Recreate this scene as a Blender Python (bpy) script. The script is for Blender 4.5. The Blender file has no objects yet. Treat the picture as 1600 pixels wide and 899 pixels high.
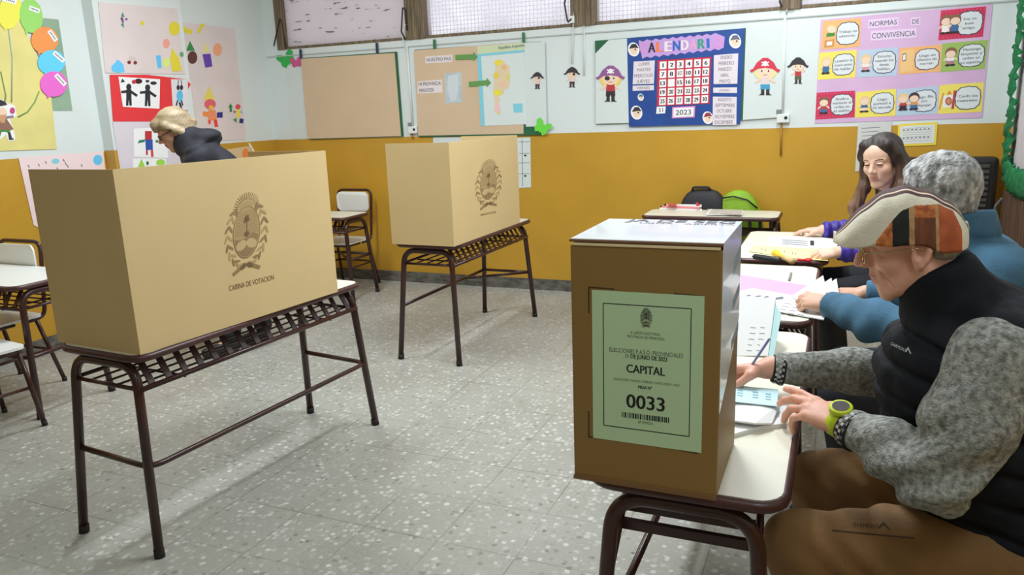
import bpy, math, random
import numpy as np
from mathutils import Vector, Matrix
random.seed(7)
C = bpy.context.scene.collection
sc = bpy.context.scene
R = math.radians

# ------------------------------------------------------------------ camera
CAM = np.array([0.0, 0.0, 1.47])
FPX, YAW, PIT, ROL = 1195.86, 0.40835, 0.2271, -0.03627

def cam_axes():
    cy, sy = math.cos(YAW), math.sin(YAW)
    fwd = np.array([-sy * math.cos(PIT), cy * math.cos(PIT), -math.sin(PIT)])
    right = np.array([cy, sy, 0.0])
    up = np.cross(right, fwd)
    c, s = math.cos(ROL), math.sin(ROL)
    return np.array([c * right + s * up, -s * right + c * up, fwd])
AX = cam_axes()
cam = bpy.data.objects.new('camera', bpy.data.cameras.new('camera'))
C.objects.link(cam)
cam.data.sensor_width = 36.0
cam.data.lens = FPX / 1600 * 36.0
cam.data.clip_start = 0.05
m = Matrix.Identity(4)
for i in range(3):
    m[i][0], m[i][1], m[i][2], m[i][3] = AX[0][i], AX[1][i], -AX[2][i], CAM[i]
cam.matrix_world = m
sc.camera = cam

# ------------------------------------------------------------------ light, exposure
vs = sc.view_settings
vs.view_transform = 'Standard'
vs.look = 'None'
vs.gamma = 1.0
vs.use_curve_mapping = False
vs.exposure = 0.0
world = bpy.data.worlds.new('sky')
sc.world = world
world.use_nodes = True
bg = world.node_tree.nodes['Background']
bg.inputs['Color'].default_value = (0.93, 0.93, 1.0, 1)
bg.inputs['Strength'].default_value = 1.5

def area(name, loc, sx, sy, power, col=(1, 0.97, 0.92), rot=(0, 0, 0)):
    d = bpy.data.lights.new(name, 'AREA')
    d.shape = 'RECTANGLE'
    d.size, d.size_y, d.energy, d.color = sx, sy, power, col
    o = bpy.data.objects.new(name, d)
    o.location, o.rotation_euler = loc, rot
    C.objects.link(o)
    return o
# ceiling tube lamps of the classroom (above the frame), plus one added front fill
LAMP = (.93, 1.0, 1.06)
area('tube_or_fill_light', (-0.75, 3.1, 3.0), 0.25, 1.3, 64, LAMP)
area('tube_or_fill_light', (-3.25, 3.5, 3.0), 0.25, 1.3, 52, LAMP)
area('tube_or_fill_light', (-0.3, 4.8, 3.0), 0.25, 1.0, 24, LAMP)
area('tube_or_fill_light', (0.45, 0.25, 3.0), 0.25, 1.0, 15, LAMP)  # added fill lamp near the camera, brightens the sides facing it

# ------------------------------------------------------------------ projection helpers (true planes of the room)
def ray(px, py):
    return np.array([(px - 800) / FPX, -(py - 449.5) / FPX, 1.0]) @ AX
def hit(px, py, P0, n):
    d = ray(px, py); n = np.array(n, float)
    return CAM + d * (np.dot(np.array(P0, float) - CAM, n) / np.dot(d, n))
class Plane:
    """a real flat surface: point, unit normal towards the room"""
    def __init__(s, P0, n):
        s.P0 = np.array(P0, float); s.n = np.array(n, float); s.n /= np.linalg.norm(s.n)
    def at(s, px, py, off=0.0):
        return hit(px, py, s.P0 , s.n) + s.n * off
YB = 5.83; XL = -4.87; XR = 0.985; ZD = 1.283
WB = Plane((0, YB, 0), (0, -1, 0))
WL = Plane((XL, 0, 0), (1, 0, 0))
XP = XL + 0.10
WP = Plane((XP, 0, 0), (1, 0, 0))
WR = Plane((XR, 0, 0), (-1, 0, 0))

# ------------------------------------------------------------------ materials
def lin(c):
    c = c / 255.0
    return c / 12.92 if c <= 0.04045 else ((c + 0.055) / 1.055) ** 2.4
def col(r, g, b, k=1.0):
    return (min(lin(r) * k, 0.95), min(lin(g) * k, 0.95), min(lin(b) * k, 0.95), 1)
MATS = {}
def mat(name, rgb, rough=0.6, k=1.0, var=0.0, vscale=8.0, bump=0.0, bscale=60.0, metal=0.0, spec=None, stretch=None, rgb2=None, detail=4.0, coat=0.0):
    """procedural material: base colour, optional noise towards rgb2 (or darker), optional bump"""
    if name in MATS: return MATS[name]
    m = bpy.data.materials.new(name); m.use_nodes = True
    nt = m.node_tree; b = nt.nodes['Principled BSDF']
    b.inputs['Base Color'].default_value = col(*rgb, k)
    b.inputs['Roughness'].default_value = rough
    b.inputs['Metallic'].default_value = metal
    if coat: b.inputs['Coat Weight'].default_value = coat
    if spec is not None: b.inputs['Specular IOR Level'].default_value = spec
    if var or bump:
        tc = nt.nodes.new('ShaderNodeTexCoord'); mp = nt.nodes.new('ShaderNodeMapping')
        nt.links.new(tc.outputs['Object'], mp.inputs['Vector'])
        if stretch: mp.inputs['Scale'].default_value = stretch
    if var:
        n = nt.nodes.new('ShaderNodeTexNoise'); n.inputs['Scale'].default_value = vscale; n.inputs['Detail'].default_value = detail
        r = nt.nodes.new('ShaderNodeValToRGB')
        c0 = col(*(rgb2 if rgb2 else tuple(v * (1 - var) for v in rgb)), k)
        r.color_ramp.elements[0].position = 0.32; r.color_ramp.elements[1].position = 0.68
        r.color_ramp.elements[0].color = c0; r.color_ramp.elements[1].color = col(*rgb, k)
        nt.links.new(mp.outputs[0], n.inputs['Vector']); nt.links.new(n.outputs['Fac'], r.inputs['Fac'])
        nt.links.new(r.outputs['Color'], b.inputs['Base Color'])
    if bump:
        n2 = nt.nodes.new('ShaderNodeTexNoise'); n2.inputs['Scale'].default_value = bscale; n2.inputs['Detail'].default_value = 3
        bp = nt.nodes.new('ShaderNodeBump'); bp.inputs['Strength'].default_value = bump; bp.inputs['Distance'].default_value = 0.01
        nt.links.new(mp.outputs[0], n2.inputs['Vector']); nt.links.new(n2.outputs['Fac'], bp.inputs['Height'])
        nt.links.new(bp.outputs['Normal'], b.inputs['Normal'])
    MATS[name] = m
    return m
K = 1.22          # photograph value -> surface colour
def pap(name, rgb, **kw):      # paper and card
    kw.setdefault('rough', 0.75)
    return mat(name, rgb, k=K, **kw)

# ------------------------------------------------------------------ mesh helpers
class MB:
    def __init__(s): s.v = []; s.f = []; s.fm = []; s.ms = []; s.sm = []
    def mi(s, m):
        if m not in s.ms: s.ms.append(m)
        return s.ms.index(m)
    def add(s, vs, fs, m, smooth=False):
        b = len(s.v); i = s.mi(m)
        s.v += [tuple(map(float, p)) for p in vs]
        for f in fs: s.f.append(tuple(b + q for q in f)); s.fm.append(i); s.sm.append(smooth)
        return s
    def box(s, a, b, m, rz=0.0, about=None):
        x0, y0, z0 = a; x1, y1, z1 = b
        vs = [(x, y, z) for z in (z0, z1) for x, y in ((x0, y0), (x1, y0), (x1, y1), (x0, y1))]
        if rz:
            cx, cy = about or ((x0 + x1) / 2, (y0 + y1) / 2); c, d = math.cos(rz), math.sin(rz)
            vs = [(cx + (x - cx) * c - (y - cy) * d, cy + (x - cx) * d + (y - cy) * c, z) for x, y, z in vs]
        return s.add(vs, [(3, 2, 1, 0), (4, 5, 6, 7), (0, 1, 5, 4), (1, 2, 6, 5), (2, 3, 7, 6), (3, 0, 4, 7)], m)
    def slab(s, pts, ext, m, m_side=None):
        """polygon (3-D points, any winding) extruded by vector ext"""
        pts = [np.array(p, float) for p in pts]; ext = np.array(ext, float)
        n = np.zeros(3)
        for i in range(len(pts)):
            n += np.cross(pts[i], pts[(i + 1) % len(pts)])
        if np.dot(n, ext) < 0: pts = pts[::-1]
        k = len(pts)
        vs = pts + [p + ext for p in pts]
        s.add(vs, [tuple(range(k - 1, -1, -1)), tuple(range(k, 2 * k))], m)
        s.add(vs, [(i, (i + 1) % k, k + (i + 1) % k, k + i) for i in range(k)], m_side or m)
        return s
    def tube(s, pts, r, m, seg=10, closed=False, cap=True):
        P = [np.array(p, float) for p in pts]; n = len(P)
        rs = r if isinstance(r, (list, tuple)) else [r] * n
        vs = []; nrm = None
        for i in range(n):
            a = P[i - 1] if (i > 0 or closed) else P[i]; b = P[(i + 1) % n] if (i < n - 1 or closed) else P[i]
            t = b - a; t /= (np.linalg.norm(t) + 1e-12)
            if nrm is None:
                up = np.array([0, 0, 1.0]) if abs(t[2]) < 0.9 else np.array([1.0, 0, 0])
                nrm = np.cross(t, up)
            nrm = nrm - t * np.dot(nrm, t); nrm /= np.linalg.norm(nrm)
            bi = np.cross(t, nrm)
            for j in range(seg):
                a_ = 2 * math.pi * j / seg
                vs.append(P[i] + rs[i] * (math.cos(a_) * nrm + math.sin(a_) * bi))
        fs = []
        for i in range(n if closed else n - 1):
            q = (i + 1) % n
            for j in range(seg):
                k = (j + 1) % seg
                fs.append((i * seg + j, i * seg + k, q * seg + k, q * seg + j))
        if cap and not closed:
            fs.append(tuple(range(seg - 1, -1, -1))); fs.append(tuple((n - 1) * seg + j for j in range(seg)))
        return s.add(vs, fs, m, True)
    def ell(s, c, rad, m, seg=20, rings=12, rot=None):
        vs = []; fs = []
        for i in range(rings + 1):
            th = math.pi * i / rings
            for j in range(seg):
                ph = 2 * math.pi * j / seg
                p = np.array([rad[0] * math.sin(th) * math.cos(ph), rad[1] * math.sin(th) * math.sin(ph), rad[2] * math.cos(th)])
                if rot is not None: p = np.array(rot) @ p
                vs.append(p + np.array(c))
        for i in range(rings):
            for j in range(seg):
                k = (j + 1) % seg
                fs.append((i * seg + j, (i + 1) * seg + j, (i + 1) * seg + k, i * seg + k))
        return s.add(vs, fs, m, True)
    def build(s, name, parent=None, bevel=0.0, loc=None, bseg=2):
        me = bpy.data.meshes.new(name)
        me.from_pydata(s.v, [], s.f)
        for mm in s.ms: me.materials.append(mm)
        me.polygons.foreach_set('material_index', s.fm)
        me.polygons.foreach_set('use_smooth', s.sm)
        me.update()
        o = bpy.data.objects.new(name, me); C.objects.link(o)
        if parent is not None:
            o.parent = parent
            if parent.get('world_parts'): o.location = -Vector(parent.location)
        if loc is not None: o.location = loc
        if bevel:
            b = o.modifiers.new('bevel', 'BEVEL'); b.width = bevel; b.segments = bseg; b.limit_method = 'ANGLE'; b.angle_limit = R(40)
            b.harden_normals = False
        return o
def tag(o, label, cat, group=None, kind=None):
    if label: o['label'] = label
    if cat: o['category'] = cat
    if group: o['group'] = group
    if kind: o['kind'] = kind
    return o
def thing(name, label, cat, loc, rz=0.0, group=None, world_parts=True):
    """Empty at the thing's base; with world_parts its parts are given in room coordinates"""
    o = bpy.data.objects.new(name, None); C.objects.link(o)
    o.location = loc; o.rotation_euler = (0, 0, rz); o.empty_display_size = 0.1
    if world_parts: o['world_parts'] = 1
    return tag(o, label, cat, group)
def struct(o): o['kind'] = 'structure'; return o
def copy_tree(o, loc, rz, label, group=None):
    r = o.copy(); C.objects.link(r); r.location = loc; r.rotation_euler = (0, 0, rz)
    r['label'] = label
    if group: r['group'] = group
    for ch in list(o.children):
        c = ch.copy(); C.objects.link(c); c.parent = r
        for g in list(ch.children):
            d = g.copy(); C.objects.link(d); d.parent = c
    return r
def fillet(pts, r, n=6):
    P = [np.array(p, float) for p in pts]; out = [P[0]]
    for i in range(1, len(P) - 1):
        a, b, c = P[i - 1], P[i], P[i + 1]
        u = a - b; v = c - b; lu, lv = np.linalg.norm(u), np.linalg.norm(v); u /= lu; v /= lv
        ang = math.acos(max(-1, min(1, np.dot(u, v))))
        d = min(r / math.tan(ang / 2), lu * 0.49, lv * 0.49)
        p0, p1 = b + u * d, b + v * d
        for k in range(n + 1):
            t = k / n; out.append((1 - t) ** 2 * p0 + 2 * t * (1 - t) * b + t * t * p1)
    out.append(P[-1]); return out
def round_rect(x0, y0, x1, y1, r, n=5):
    pts = []
    for cx, cy, a0 in ((x1 - r, y0 + r, -90), (x1 - r, y1 - r, 0), (x0 + r, y1 - r, 90), (x0 + r, y0 + r, 180)):
        for k in range(n + 1):
            a = R(a0 + 90 * k / n); pts.append((cx + r * math.cos(a), cy + r * math.sin(a)))
    return pts
# flat paper things: outlines on a real plane
def flat(mb, pl, pts, o0, o1, m):
    """outline (photo coordinates laid on plane pl), from o0 to o1 metres off it"""
    mb.slab([pl.at(x, y, o0) for x, y in pts], pl.n * (o1 - o0), m); return mb
def disc(cx, cy, rx, ry=None, rot=0.0, n=24):
    ry = ry or rx; c, s = math.cos(R(rot)), math.sin(R(rot)); o = []
    for i in range(n):
        a = 2 * math.pi * i / n; x, y = rx * math.cos(a), ry * math.sin(a)
        o.append((cx + x * c - y * s, cy + x * s + y * c))
    return o
def bar(x0, y0, x1, y1, w):
    dx, dy = x1 - x0, y1 - y0; L = math.hypot(dx, dy); nx, ny = -dy / L * w / 2, dx / L * w / 2
    return [(x0 + nx, y0 + ny), (x1 + nx, y1 + ny), (x1 - nx, y1 - ny), (x0 - nx, y0 - ny)]
_tc = {}
def text_mesh(s):
    if s in _tc: return _tc[s]
    cu = bpy.data.curves.new('t', 'FONT'); cu.body = s; cu.size = 1.0; cu.align_x = 'CENTER'; cu.resolution_u = 3
    cu.space_line = 1.0
    o = bpy.data.objects.new('t', cu); C.objects.link(o)
    dg = bpy.context.evaluated_depsgraph_get(); me = o.evaluated_get(dg).to_mesh()
    V = np.array([v.co[:] for v in me.vertices]) if len(me.vertices) else np.zeros((1, 3))
    F = [tuple(p.vertices) for p in me.polygons]
    o.evaluated_get(dg).to_mesh_clear(); bpy.data.objects.remove(o); bpy.data.curves.remove(cu)
    _tc[s] = (V, F); return V, F
def lettering(mb, s, A, B, h, n, m, off=0.0006, bold=0.0, up=None):
    """text s whose baseline runs from 3-D point A to B (fits its width), letter height h, on a surface with normal n"""
    V, F = text_mesh(s); A = np.array(A, float); B = np.array(B, float); n = np.array(n, float)
    x0, x1 = V[:, 0].min(), V[:, 0].max(); u = (B - A)
    if up is None:
        up = np.cross(n, u / np.linalg.norm(u)); up /= np.linalg.norm(up)
    H = 0.69
    nat = h / H * (x1 - x0); Lu = np.linalg.norm(u)
    if len(s) < 3 and Lu > 1.15 * nat: A = A + u * (.5 - .575 * nat / Lu); u = u * (1.15 * nat / Lu)
    for ib, dx in enumerate([0.0] if not bold else [-bold, 0.0, bold]):
        P = [A + u * ((p[0] + dx - x0) / (x1 - x0)) + up * (p[1] / H * h) + n * (off + ib * .00013) for p in V]
        mb.add(P, F, m)
    return mb
def ptext(mb, pl, s, a, b, hpx, m, off, bold=0.0):
    A, B = pl.at(*a, off), pl.at(*b, off)
    mid = ((a[0] + b[0]) / 2, (a[1] + b[1]) / 2)
    h = np.linalg.norm(pl.at(mid[0], mid[1] - hpx, off) - pl.at(mid[0], mid[1], off))
    return lettering(mb, s, A, B, h, pl.n, m, 0.0004, bold)

# common materials
INK = mat('black_ink', (30, 30, 34), 0.7)
GREYINK = mat('grey_ink', (110, 110, 118), 0.7)
WHITE = pap('white_paper', (216, 217, 216))

# ================================================================== THE ROOM
def floor_mat():
    m = bpy.data.materials.new('terrazzo'); m.use_nodes = True; nt = m.node_tree; L = nt.links; N = nt.nodes.new
    b = nt.nodes['Principled BSDF']
    tc = N('ShaderNodeTexCoord')
    def vor(scale, rnd=1.0):
        v = N('ShaderNodeTexVoronoi'); v.inputs['Scale'].default_value = scale; v.inputs['Randomness'].default_value = rnd
        L.new(warp.outputs[0], v.inputs['Vector']); return v
    nz = N('ShaderNodeTexNoise'); nz.inputs['Scale'].default_value = 30; L.new(tc.outputs['Object'], nz.inputs['Vector'])
    warp = N('ShaderNodeVectorMath'); warp.operation = 'MULTIPLY_ADD'
    L.new(nz.outputs['Color'], warp.inputs[0]); warp.inputs[1].default_value = (0.02, 0.02, 0); L.new(tc.outputs['Object'], warp.inputs[2])
    def ramp(stops, src):
        r = N('ShaderNodeValToRGB'); e = r.color_ramp.elements
        while len(e) > len(stops): e.remove(e[-1])
        while len(e) < len(stops): e.new(0.5)
        for q, (p, c) in zip(e, stops): q.position = p; q.color = c
        L.new(src, r.inputs['Fac']); return r
    def mixc(fac, a, b_, mode='MIX'):
        x = N('ShaderNodeMix'); x.data_type = 'RGBA'; x.blend_type = mode
        if isinstance(fac, float): x.inputs[0].default_value = fac
        else: L.new(fac, x.inputs[0])
        for q, s in ((6, a), (7, b_)):
            if isinstance(s, tuple): x.inputs[q].default_value = s
            else: L.new(s, x.inputs[q])
        return x.outputs[2]
    v1 = vor(38); v2 = vor(95)
    big = N('ShaderNodeTexNoise'); big.inputs['Scale'].default_value = 1.6; big.inputs['Detail'].default_value = 5; L.new(tc.outputs['Object'], big.inputs['Vector'])
    base = ramp([(0.3, col(158, 156, 146)), (0.7, col(178, 178, 169))], big.outputs['Fac']).outputs['Color']
    sep = N('ShaderNodeSeparateColor'); L.new(v1.outputs['Color'], sep.inputs[0])
    sep2 = N('ShaderNodeSeparateColor'); L.new(v2.outputs['Color'], sep2.inputs[0])
    chip1 = ramp([(0.0, col(139, 138, 129)), (0.22, col(168, 167, 158)), (0.55, col(184, 184, 175)), (0.86, col(203, 203, 197)), (0.97, col(214, 214, 208))], sep.outputs[0]).outputs['Color']
    in1 = ramp([(0.30, (1, 1, 1, 1)), (0.46, (0, 0, 0, 1))], v1.outputs['Distance']).outputs['Color']
    c = mixc(in1, base, chip1)
    chip2 = ramp([(0.0, col(136, 135, 128)), (0.3, col(168, 167, 158)), (0.8, col(190, 190, 183))], sep2.outputs[1]).outputs['Color']
    in2 = ramp([(0.22, (0.55, 0.55, 0.55, 1)), (0.40, (0, 0, 0, 1))], v2.outputs['Distance']).outputs['Color']
    c = mixc(in2, c, chip2)
    v3 = vor(9.0); sep3 = N('ShaderNodeSeparateColor'); L.new(v3.outputs['Color'], sep3.inputs[0])
    dk = ramp([(0.055, (1, 1, 1, 1)), (0.10, (0, 0, 0, 1))], v3.outputs['Distance']).outputs['Color']
    pick = ramp([(0.80, (0, 0, 0, 1)), (0.82, (1, 1, 1, 1))], sep3.outputs[0]).outputs['Color']
    dk = mixc(1.0, dk, pick, 'MULTIPLY')
    c = mixc(dk, c, col(112, 112, 106))
    # tile joints every 30 cm
    xyz = N('ShaderNodeSeparateXYZ'); L.new(tc.outputs['Object'], xyz.inputs[0])
    fac = []
    for k, o in (('X', 2.137 + 30), ('Y', -2.115 + 30)):
        a = N('ShaderNodeMath'); a.operation = 'ADD'; a.inputs[1].default_value = o + 0.15; L.new(xyz.outputs[k], a.inputs[0])
        mo = N('ShaderNodeMath'); mo.operation = 'MODULO'; mo.inputs[1].default_value = 0.3; L.new(a.outputs[0], mo.inputs[0])
        su = N('ShaderNodeMath'); su.operation = 'SUBTRACT'; su.inputs[1].default_value = 0.15; L.new(mo.outputs[0], su.inputs[0])
        ab = N('ShaderNodeMath'); ab.operation = 'ABSOLUTE'; L.new(su.outputs[0], ab.inputs[0])
        fac.append(ramp([(0.0010, (1, 1, 1, 1)), (0.0028, (0, 0, 0, 1))], ab.outputs[0]).outputs['Color'])
    g = mixc(1.0, fac[0], fac[1], 'LIGHTEN')
    n2 = N('ShaderNodeTexNoise'); n2.inputs['Scale'].default_value = 2.3; L.new(tc.outputs['Object'], n2.inputs['Vector'])
    g = mixc(1.0, g, ramp([(0.38, (0.25, 0.25, 0.25, 1)), (0.62, (0.9, 0.9, 0.9, 1))], n2.outputs['Fac']).outputs['Color'], 'MULTIPLY')
    c = mixc(g, c, col(112, 108, 96))
    hs = N('ShaderNodeHueSaturation'); hs.inputs['Value'].default_value = FLOOR_V; L.new(c, hs.inputs['Color'])
    L.new(hs.outputs['Color'], b.inputs['Base Color'])
    b.inputs['Roughness'].default_value = 0.38; b.inputs['Specular IOR Level'].default_value = 0.35
    return m
FLOOR_V = 0.98
ZC = 3.15; YF = -2.4
PAINT_W = mat('white_wall_paint', (207, 214, 212), 0.5, K, bump=0.05, bscale=25)
PAINT_Y = mat('ochre_gloss_paint', (190, 145, 48), 0.38, K, var=0.05, vscale=2.5, bump=0.05, bscale=18)
CEIL = mat('ceiling_paint', (225, 225, 220), 0.8, K)
SKIRT = mat('stained_skirting', (74, 70, 64), 0.6, 1.0, var=0.5, vscale=14, rgb2=(120, 118, 110), bump=0.4, bscale=30, stretch=(1, 1, 2.5))
WOOD = mat('brown_window_wood', (128, 110, 84), 0.55, K, var=0.35, vscale=5, stretch=(14, 14, 1), bump=0.2, bscale=30)

struct(MB().box((XL - .2, YF - .2, -.08), (XR + .2, YB + .2, 0), floor_mat()).build('floor'))
struct(MB().box((XL - .2, YF - .2, ZC), (XR + .2, YB + .2, ZC + .1), CEIL).build('ceiling'))
struct(MB().box((XL - .2, YF, 0), (XL, YB, ZD), PAINT_Y).box((XL - .2, YF, ZD), (XL, YB, ZC), PAINT_W).build('wall_left'))
struct(MB().box((XR, YF, 0), (XR + .2, YB, ZD), PAINT_Y).box((XR, YF, ZD), (XR + .2, YB, ZC), PAINT_W).build('wall_right'))
struct(MB().box((XL - .2, YF - .2, 0), (XR + .2, YF, ZD), PAINT_Y).box((XL - .2, YF - .2, ZD), (XR + .2, YF, ZC), PAINT_W).build('wall_front'))
WX0, WX1, WZ0, WZ1 = -4.735, 0.95, 2.075, 2.95
wb = MB()
wb.box((XL - .2, YB, 0), (XR + .2, YB + .2, ZD), PAINT_Y)
wb.box((XL - .2, YB, ZD), (XR + .2, YB + .2, WZ0), PAINT_W)
wb.box((XL - .2, YB, WZ1), (XR + .2, YB + .2, ZC), PAINT_W)
wb.box((XL - .2, YB, WZ0), (WX0, YB + .2, WZ1), PAINT_W)
wb.box((WX1, YB, WZ0), (XR + .2, YB + .2, WZ1), PAINT_W)
struct(wb.build('wall_back'))
# flat pilaster on the left wall, papered over
PY0, PY1 = 3.985, 4.775
struct(MB().box((XL, PY0, 0), (XP, PY1, ZD + .012), PAINT_Y).box((XL, PY0, ZD + .012), (XP, PY1, ZC), PAINT_W).build('trim_1'))
struct(MB().box((XL + .0, YB - .014, 0), (XR, YB, 0.092), SKIRT).build('baseboard_back'))
struct(MB().box((XL, YF, 0), (XL + .014, PY0, 0.092), SKIRT).build('baseboard_left'))
struct(MB().box((XR - .014, YF, 0), (XR, YB - .014, 0.092), SKIRT).build('baseboard_right'))
# thin surface cable strip below the windows
struct(MB().box((XL, YB - .008, 2.018), (XR, YB, 2.027), mat('cable_strip', (176, 182, 180), 0.6, K)).build('trim_2'))

def shutter_mat():
    m = mat('flaked_white_shutter', (226, 221, 224), 0.6, 1.1)
    nt = m.node_tree; b = nt.nodes['Principled BSDF']; L = nt.links
    tc = nt.nodes.new('ShaderNodeTexCoord'); mp = nt.nodes.new('ShaderNodeMapping'); mp.inputs['Scale'].default_value = (5.5, 1, 30)
    n = nt.nodes.new('ShaderNodeTexNoise'); n.inputs['Scale'].default_value = 1.6; n.inputs['Detail'].default_value = 6
    r = nt.nodes.new('ShaderNodeValToRGB'); r.color_ramp.elements[0].position = 0.30; r.color_ramp.elements[1].position = 0.36
    r.color_ramp.elements[0].color = col(118, 108, 102); r.color_ramp.elements[1].color = col(228, 222, 224)
    L.new(tc.outputs['Object'], mp.inputs[0]); L.new(mp.outputs[0], n.inputs['Vector']); L.new(n.outputs['Fac'], r.inputs[0])
    L.new(r.outputs[0], b.inputs['Base Color'])
    tr = nt.nodes.new('ShaderNodeBsdfTranslucent'); L.new(r.outputs[0], tr.inputs['Color'])
    mx = nt.nodes.new('ShaderNodeMixShader'); mx.inputs[0].default_value = 0.55
    out = nt.nodes['Material Output']
    L.new(b.outputs[0], mx.inputs[1]); L.new(tr.outputs[0], mx.inputs[2]); L.new(mx.outputs[0], out.inputs['Surface'])
    return m
def glass_mat():
    m = bpy.data.materials.new('dusty_glass'); m.use_nodes = True; nt = m.node_tree; L = nt.links
    out = nt.nodes['Material Output']; b = nt.nodes['Principled BSDF']
    b.inputs['Base Color'].default_value = (0.80, 0.79, 0.82, 1); b.inputs['Roughness'].default_value = 0.2
    tr = nt.nodes.new('ShaderNodeBsdfTransparent'); tl = nt.nodes.new('ShaderNodeBsdfTranslucent'); tl.inputs['Color'].default_value = (0.85, 0.83, 0.87, 1)
    n = nt.nodes.new('ShaderNodeTexNoise'); n.inputs['Scale'].default_value = 3.5; n.inputs['Detail'].default_value = 5
    tc = nt.nodes.new('ShaderNodeTexCoord'); L.new(tc.outputs['Object'], n.inputs['Vector'])
    r = nt.nodes.new('ShaderNodeValToRGB'); r.color_ramp.elements[0].position = 0.35; r.color_ramp.elements[1].position = 0.7
    r.color_ramp.elements[0].color = (0.25, 0.25, 0.25, 1); r.color_ramp.elements[1].color = (0.6, 0.6, 0.6, 1); L.new(n.outputs['Fac'], r.inputs[0])
    m1 = nt.nodes.new('ShaderNodeMixShader'); L.new(r.outputs[0], m1.inputs[0]); L.new(tr.outputs[0], m1.inputs[1]); L.new(tl.outputs[0], m1.inputs[2])
    m2 = nt.nodes.new('ShaderNodeMixShader'); m2.inputs[0].default_value = 0.08
    L.new(m1.outputs[0], m2.inputs[1]); L.new(b.outputs[0], m2.inputs[2]); L.new(m2.outputs[0], out.inputs['Surface'])
    return m
SHUT = shutter_mat(); GLASS = glass_mat()
MESHW = mat('pale_wire_mesh', (196, 192, 196), 0.6, K)
MULL = [(-4.735, -4.655), (-3.40, -3.215), (-1.955, -1.76), (-0.44, -0.31), (0.85, 0.95)]
DARK = mat('dark_iron', (52, 46, 42), 0.5)
for i in range(4):
    x0, x1 = MULL[i][1], MULL[i + 1][0]
    w = MB()
    if i == 0:
        w.box((MULL[0][0], YB - .012, WZ0), (MULL[0][1], YB + .11, WZ1), WOOD)
        w.box((MULL[0][0] + .052, YB - .02, WZ0), (MULL[0][1] + .006, YB + .02, WZ1), WOOD)
    a, b_ = MULL[i + 1]
    w.box((a, YB - .012, WZ0), (b_, YB + .11, WZ1), WOOD)
    w.box((a + .03, YB - .022, WZ0), (a + .065, YB, WZ1), WOOD).box((b_ - .075, YB - .022, WZ0), (b_ - .04, YB, WZ1), WOOD)
    w.box((x0, YB - .004, WZ0), (x1, YB + .09, WZ0 + .024), WOOD).box((x0, YB - .004, WZ1 - .05), (x1, YB + .09, WZ1), WOOD)
    f = struct(w.build('window_%d' % (i + 1), bevel=.004))
    p = MB().box((x0, YB + .045, WZ0 + .024), (x1, YB + .052, WZ1 - .05), SHUT if i == 0 else GLASS).build('shutter' if i == 0 else 'pane', f)
    if i:
        g = MB(); n = int((x1 - x0) / .032)
        for k in range(1, n): g.box((x0 + k * .032 - .0022, YB + .075, WZ0 + .024), (x0 + k * .032 + .0022, YB + .078, WZ1 - .05), MESHW)
        for k in range(1, 26): g.box((x0, YB + .078, WZ0 + k * .032 - .0022), (x1, YB + .081, WZ0 + k * .032 + .0022), MESHW)
        g.build('wire_mesh', f)
    # iron casement hook lying against the mullion
    h = MB()
    if i == 0:
        A = [WB.at(*q, .028) for q in ((431, 72), (440, 30), (443, 32), (450, 74))]
        h.tube(fillet(A, .01), .006, DARK)
    A = {0: ((636, 62), (630, 50), (632, 12), (636, 16), (639, 48)), 1: ((895, 30), (889, 36), (884, 6), (887, -8), (893, -12)), 2: ((1222, 12), (1219, 4), (1220, -8)), 3: None}[i]
    if A: h.tube(fillet([WB.at(*q, .03) for q in A], .012), .0065, DARK)
    if h.v: h.build('casement_hook', f)

# ================================================================== FURNITURE
BROWN = mat('maroon_gloss_enamel', (72, 40, 36), 0.28, 1.0, var=0.25, vscale=6, spec=0.5)
EDGE = mat('maroon_table_edging', (84, 48, 46), 0.35, 1.0, var=0.2, vscale=9)
LAM = mat('cream_laminate', (222, 218, 198), 0.35, 1.15, var=0.04, vscale=3)
LAMW = mat('white_laminate', (226, 228, 224), 0.35, 1.15)
RUB = mat('black_rubber_tip', (34, 28, 28), 0.7)

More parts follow.
